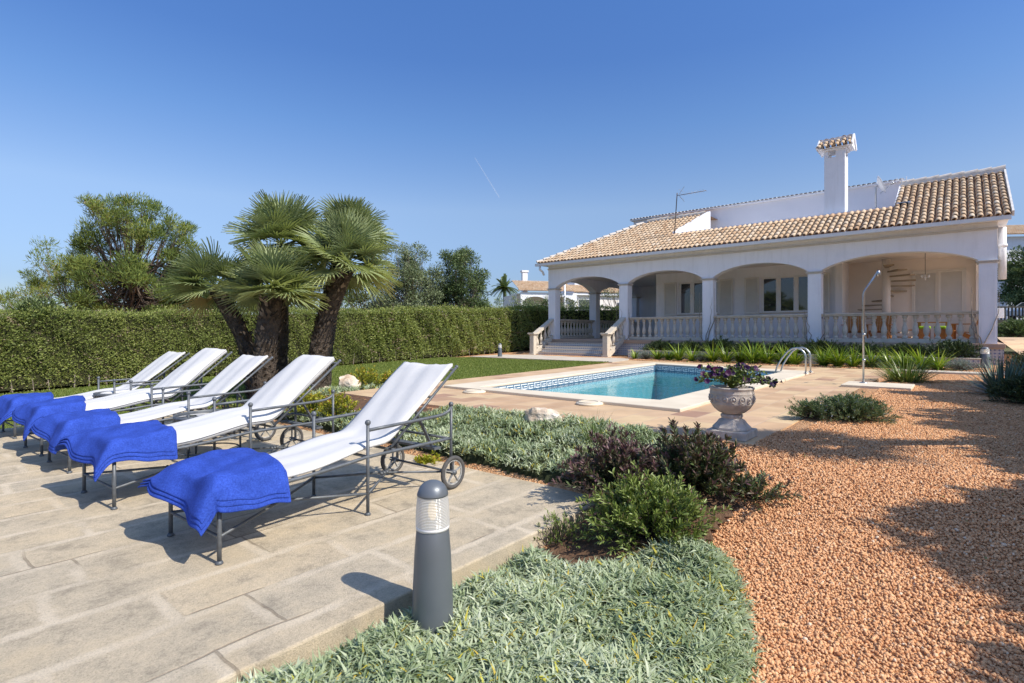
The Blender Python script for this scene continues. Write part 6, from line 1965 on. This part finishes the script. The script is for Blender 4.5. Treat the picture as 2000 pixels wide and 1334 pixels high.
# tall hedge
def hedge():
    r_ = root_sw('tall_hedge', 8, 18, 0, label='tall clipped green hedge running along the left of the garden', cat='hedge')
    s0, s1, w0, w1 = -9, 46, 17.55, 18.5
    def topz(s): return 2.02 + (s - 1.8) * .0375
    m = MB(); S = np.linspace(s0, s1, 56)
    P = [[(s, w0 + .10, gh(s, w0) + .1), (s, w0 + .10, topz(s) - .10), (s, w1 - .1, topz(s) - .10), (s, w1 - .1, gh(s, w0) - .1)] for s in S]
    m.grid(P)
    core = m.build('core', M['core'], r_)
    st_ = MB()
    for s in np.arange(-4, 24, .38):
        s += random.uniform(-.10, .10); z = float(gh(s, 17.5))
        st_.tube([(s, w0 + .06 + random.uniform(-.04, .04), z - .05), (s + random.uniform(-.05, .05), w0 + .07, z + random.uniform(.25, .5))], random.uniform(.008, .016), 5, cap=False)
    st_.build('stems', M['bark_pale'], r_)['kind'] = 'stuff'
    # leaves on the front face and the top
    def leaves(N, s_rng, sz):
        s = rng.uniform(*s_rng, N)
        front = rng.uniform(0, 1, N) < .80
        zt = topz(s) + .045 * np.sin(s * .9) + .03 * np.sin(s * 2.3 + 1); zb = gh(s, np.full(N, 17.5)) + .04
        v = rng.uniform(0, 1, N)
        thin = rng.uniform(0, 1, N) < np.clip((v * (zt - zb) + .06 + .10 * np.sin(s * 1.9) + .08 * np.sin(s * 5.3)) / .36, .15, 1)
        bump_ = .055 * np.sin(s * 2.1 + 2.5 * np.sin(v * 5 + s)) + .04 * np.sin(s * 6.3 + v * 9) + .03 * np.sin(s * 13.7 + 8 * v)
        w = np.where(front, w0 - bump_ + rng.uniform(-.06, .10, N), rng.uniform(w0, w1, N))
        z = np.where(front, zb + v * (zt - zb), zt + rng.uniform(-.08, .06, N) + .03 * np.sin(s * 5))
        z = z - np.where(front & (v > .94), rng.uniform(0, .06, N), 0)
        ok = np.where(front, thin, True)
        s, w, z, front, v = s[ok], w[ok], z[ok], front[ok], v[ok]; N = len(s)
        d_ = np.stack([rng.normal(0, .7, N), np.where(front, -.7, 0) + rng.normal(0, .4, N), np.where(front, .5, .9) + rng.normal(0, .4, N)], -1)
        a, b, c = basis(d_, unit(np.stack([np.zeros(N), np.where(front, -1.0, 0), np.where(front, .35, 1.0)], -1) + rng.normal(size=(N, 3)) * .5))
        l_ = rng.uniform(.6, 1.25, N) * sz
        patch = .5 + .5 * np.sin(s * 1.3 + 2 * np.sin(v * 3.1 + s * .7)) * np.cos(s * .53 + 1.1)
        rn = np.clip(.18 + .26 * patch + rng.uniform(-.2, .42, N), 0, .96)
        rn = np.where(rng.uniform(0, 1, N) < .02 + .25 * (np.sin(s * 2.7 + 3 * np.sin(v * 6 + s * .9)) > .93), 1, rn)
        z = z + np.where((v > .9) | ~front, (rng.uniform(0, 1, N) ** 9) * .22 * (.4 + .6 * np.sin(s * 3.3) ** 2), 0)
        return np.stack([s, w, z], -1), a, b, c, np.stack([l_ * .45, l_, l_], -1), rn
    P1 = leaves(60000, (-1, 12), .062); P2 = leaves(42000, (12, 24), .085); P3 = leaves(12000, (24, 46), .13); P4 = leaves(4000, (-9, -1), .10)
    args = [np.concatenate(z) for z in zip(P1, P2, P3, P4)]
    scatter('foliage', LEAF, args[0], args[1], args[2], args[3], args[4], args[5], M['hedge'], r_)
hedge()
# ragged top growth at the left end
for k, (s, lab) in enumerate([(-0.2, 'loose leafy sprays growing out of the hedge top at far left'), (2.6, 'loose leafy growth on the hedge top second from the left')]):
    x, y = xy(s, 18.3)
    twig_shrub(x, y, 1.7, .9, .75, 130, .09, M['olive_dark'], lab, 'shrub', 'loose growth on the hedge top', lpt=30, seed=90 + k, wl=.3)
# green shade net behind the hedge
x, y = xy(24.0, 22.0)
nt_ = MB(); P = []
for i in range(15):
    row = []
    for j in range(5):
        row.append((i * .32 - 2.2, j * .5, 2.90 + .26 * math.exp(-((i - 5) / 3.0) ** 2) + .10 * math.sin(i * 1.1) - .05 * j - .02 * i))
    P.append(row)
nt_.grid(P); o = nt_.build('shade_net', M['net']); o.location = (-1.4, 29.0, 0)
tag(o, 'green shade netting stretched just above the hedge top', 'shade net')

# ------------------------------------------------------------------ neighbouring houses
def simple_window(par, x, y, z, w, h, dark=M['pane'], d=-1):
    f = MB().box(x - w / 2 - .06, x + w / 2 + .06, y - .05, y - .002, z - .06, z + h + .06).build('window', M['white_metal'], par)
    MB().box(x - w / 2, x + w / 2, y - .07, y - .051, z, z + h).build('pane', dark, f)
nh = empty('neighbour_house', (6.5, 60, 2.0), R(14), label='cream neighbouring house with tiled roof seen through the left porch arch', cat='house')
W_c = M['stucco_warm']
MB().box(-1.2, 8.5, 0, 8, 0, 3.4).build('wall', W_c, nh)
MB().box(-6.5, -1.21, 1.5, 8, 0, 3.4).build('wall', W_c, nh)
ar = MB()
def nh_arch():
    piers = [-6.4, -3.3, -.2]; n = 18
    for i in range(2):
        a0, a1 = piers[i] + .15, piers[i + 1] - .15
        for k in range(n):
            t0, t1 = -math.cos(PI * k / n), -math.cos(PI * (k + 1) / n)
            x0, x1 = (a0 + a1) / 2 + (a1 - a0) / 2 * t0, (a0 + a1) / 2 + (a1 - a0) / 2 * t1
            z0, z1 = 2.2 + .75 * math.sqrt(max(0, 1 - t0 * t0)), 2.2 + .75 * math.sqrt(max(0, 1 - t1 * t1))
            ar.add([(x0, -.4, z0), (x1, -.4, z1), (x1, -.4, 3.4), (x0, -.4, 3.4)], [(0, 1, 2, 3)])
            ar.add([(x0, -.4, z0), (x1, -.4, z1), (x1, -.1, z1), (x0, -.1, z0)], [(0, 1, 2, 3)])
    for p in piers: ar.box(p - .15, p + .15, -.4, -.1, 0, 3.4)
nh_arch(); ar.build('porch', M['stucco'], nh)
rf = []
def small_roof(lst, org, e, u, width, length): tile_field(lst, org, e, u, width, length, lambda x, y: np.ones(len(x), bool))
uq = np.array([0, .93, .36]); uq /= np.linalg.norm(uq)
for (x0, wdt, ln_, zz, yy) in ((-6.9, 6.6, 3.4, 3.55, -.7), (-.4, 9.2, 2.6, 3.5, -.45)):
    V = np.array([(x0, yy, zz), (x0 + wdt, yy, zz), (x0 + wdt - .8, yy + ln_ * uq[1], zz + ln_ * uq[2]), (x0 + .8, yy + ln_ * uq[1], zz + ln_ * uq[2])])
    rf.append((V, np.array([(0, 1, 2, 3)]), np.full(4, .55)))
    small_roof(rf, (x0 + .1, yy, zz + .02), (1, 0, 0), uq, wdt - .2, ln_)
join_tiles('roof', rf, nh)
MB().box(.8, 6.5, 2.5, 8, 3.401, 6.2).build('upper_storey', M['stucco'], nh)
for x_ in (2.0, 4.6): simple_window(nh, x_, 2.5, 4.6, 1.2, 1.1)
simple_window(nh, 1.1, 0, 1.0, 1.5, 1.7); simple_window(nh, 5.6, 0, 1.0, 1.2, 1.4)
MB().box(-5.4, -4.8, 3, 3.6, 3.401, 6.0).box(-5.5, -4.7, 2.9, 3.7, 6.001, 6.2).build('chimney', M['stucco'], nh)
MB().box(-.25, 8.6, -.35, -.05, 3.2, 3.48).build('cornice', M['stucco'], nh)
nh.location = (7.2, 60, 2.5)
lp = empty('lamp_post', (4.95, 50, 2.0), 0, label='thin white pole standing before the neighbouring house', cat='pole')
MB().tube([(0, 0, 0), (0, 0, 4.6)], [.11, .08], 10).build('pole', M['white_metal'], lp, True)
# house at the right edge
rh = empty('neighbour_house', (50.4, 50, 2.0), R(-8), label='white house with dark blue framed window at the right edge', cat='house')
MB().box(-3.5, 9, 0, 8, 0, 8.6).build('wall', M['stucco'], rh)
rf = []
V = np.array([(-4.0, -.6, 8.7), (9.5, -.6, 8.7), (9.5, 3.2, 10.1), (-3.0, 3.2, 10.1)])
rf.append((V, np.array([(0, 1, 2, 3)]), np.full(4, .55)))
small_roof(rf, (-3.9, -.6, 8.72), (1, 0, 0), uq, 13.2, 4.0)
join_tiles('roof', rf, rh)
for x_ in (-1.4, 2.6):
    f = MB().box(x_ - .75, x_ + .75, -.06, -.002, 6.2, 7.6).build('window', surf('blue_frame', (0.03, 0.07, 0.16)), rh)
    MB().box(x_ - .62, x_ + .62, -.08, -.061, 6.32, 7.48).build('pane', M['pane'], f)
# street behind the side yard, its wall, hedge and parked car
rt = empty('street', (0, 0, 0), 0, kind='structure', label='raised street behind the side yard')
MB().box(30, 120, 38.0, 49, .3, 2.45).build('road', M['asphalt'], rt)
rw = empty('railing', (36, 37.0, 2.4), 0, label='dark balustrade fence between side yard and street', cat='fence')
f = MB()
for k in range(40): f.tube([(-4 + k * .25, 0, 0), (-4 + k * .25, 0, .85)], .05, 6)
f.box(-4.1, 6, -.08, .08, .85, .95).box(-4.1, 6, -.3, .3, -1.4, 0)
f.build('bars', surf('old_stone', (0.07, 0.06, 0.05), (0.04, 0.04, 0.035), .9), rw)
for k, (x, y, z, r0, h_, lab) in enumerate([(31.5, 33.2, 1.2, 1.6, 1.1, 'low dark ground shrub at the end of the side yard'), (34.0, 35.0, 1.2, 1.8, 1.2, 'second low dark shrub right at the end of the side yard')]):
    twig_shrub(x, y, z, r0, h_, 200, .14, M['olive_dark'], lab, 'shrub', 'shrubs at the end of the side yard', lpt=26, seed=95 + k, wl=.4)
tree('evergreen_tree', 42.5, 43.0, 2.0, 6.4, 2.5, 2.3, M['olive_dark'], M['bark'], 'dense dark rounded tree right of the villa before the white house', 'tree', None, 130, 220, .22, .4, .12, 28, .2, (0, 0), .62)

def car(x, y, z, rz_, label):
    r_ = empty('parked_car', (x, y, z), rz_, label=label, cat='car')
    side = [(-2.1, .35), (-2.12, .75), (-1.95, .95), (-1.2, 1.02), (-.55, 1.42), (.75, 1.46), (1.55, 1.05), (2.05, .92), (2.12, .45), (2.0, .3)]
    V = []; F = []; n = len(side)
    for yy, k in ((-.86, 1), (-.80, .0), (.80, .0), (.86, 1)):
        pass
    ys = [(-.85, 0), (.85, 0)]
    for yy in (-.85, .85):
        for (a, b) in side:
            ins = .16 * max(0, (b - .95) / .5)
            V.append((a, yy * (1 - ins), b))
    F = [tuple(range(n - 1, -1, -1)), tuple(range(n, 2 * n))] + [(i, (i + 1) % n, n + (i + 1) % n, n + i) for i in range(n)]
    body = mk('body', V, F, surf('car_paint', (0.62, 0.64, 0.66), (0.60, 0.62, 0.64), .3, 3, 60, 0, metal=.3), r_); bevel(body, .05, 3)
    gl = MB()
    for sg in (-1, 1):
        yy = sg * .80
        gl.add([(-1.0, yy * 1.062, 1.04), (-.5, yy * .965, 1.36), (.05, yy * .955, 1.39), (.05, yy * 1.055, 1.04)], [(0, 1, 2, 3) if sg < 0 else (3, 2, 1, 0)])
        gl.add([(.12, yy * 1.055, 1.04), (.12, yy * .955, 1.39), (.72, yy * .96, 1.38), (1.3, yy * 1.06, 1.06)], [(0, 1, 2, 3) if sg < 0 else (3, 2, 1, 0)])
    gl.add([(-1.22, -.66, 1.04), (-1.22, .66, 1.04), (-.60, .60, 1.40), (-.60, -.60, 1.40)], [(0, 1, 2, 3)])
    gl.build('window', M['pane'], r_)
    for a in (-1.35, 1.35):
        for sg in (-1, 1):
            w_ = MB().tube([(a, sg * .70, .32), (a, sg * .90, .32)], .32, 20).build('wheel', M['rubber'], r_, True)
            MB().tube([(a, sg * .905, .32), (a, sg * .915, .32)], .2, 16).build('rim', M['rim'], w_)
    for sg in (-1, 1): MB().box(-2.14, -2.08, sg * .62 - .15, sg * .62 + .15, .70, .84).build('headlight', M['white_metal'], r_, bev=.02)
    return r_
car(40.6, 41.2, 2.45, R(15), 'pale parked car partly hidden behind the dark railing at the right edge')
car(45.6, 42.4, 2.45, R(15), 'second pale car parked right of the first at the frame edge')

# ------------------------------------------------------------------ trees outside the right edge: only their shade is seen
for k, (x, y, h_, r0) in enumerate([(5.35, -0.3, 3.6, .9), (6.6, 0.9, 3.8, 1.0), (8.0, 2.3, 4.0, 1.15), (9.3, 3.9, 4.2, 1.4), (10.9, 5.9, 4.3, 1.5), (12.6, 8.0, 4.4, 1.5)]):
    tree('garden_tree', x, y, ghx(x, y) - .1, h_, r0, r0, M['olive_dark'], M['bark'], ['tree beyond the lower right corner shading the nearest gravel', 'tree beyond the right edge with ragged shade on the near gravel', 'tree beyond the right edge shading the middle gravel',
        'tree beyond the right edge shading the far gravel', 'tree beyond the right edge shading the dark shrubs', 'tree beyond the right edge shading the yuccas'][k], 'tree', 'garden trees beyond the right edge', 110, 210, .24, .5, .26, 31 + k, .12, (0, 0), .42)
fan_palm((6.7, 4.55, .3), (5.25, 3.70, 3.15), .80, 30, 'leaning palm beyond the right edge whose shadow crosses the gravel', 17, .10)
# contrail
ct_ = MB().tube([(-280, 4000, 1310), (-95, 4000, 1010)], [3.0, 4.5], 6)
mm, nt, bs, out = newmat('contrail')
tr_ = nt.nodes.new('ShaderNodeBsdfTransparent'); mx = nt.nodes.new('ShaderNodeMixShader'); mx.inputs[0].default_value = .90
df_ = nt.nodes.new('ShaderNodeBsdfDiffuse'); df_.inputs[0].default_value = (.9, .9, .9, 1)
nt.links.new(df_.outputs[0], mx.inputs[1]); nt.links.new(tr_.outputs[0], mx.inputs[2]); nt.links.new(mx.outputs[0], out.inputs[0])
tag(ct_.build('cloud_trail', mm), 'faint straight white vapour trail high in the sky', 'vapour trail', kind='stuff')
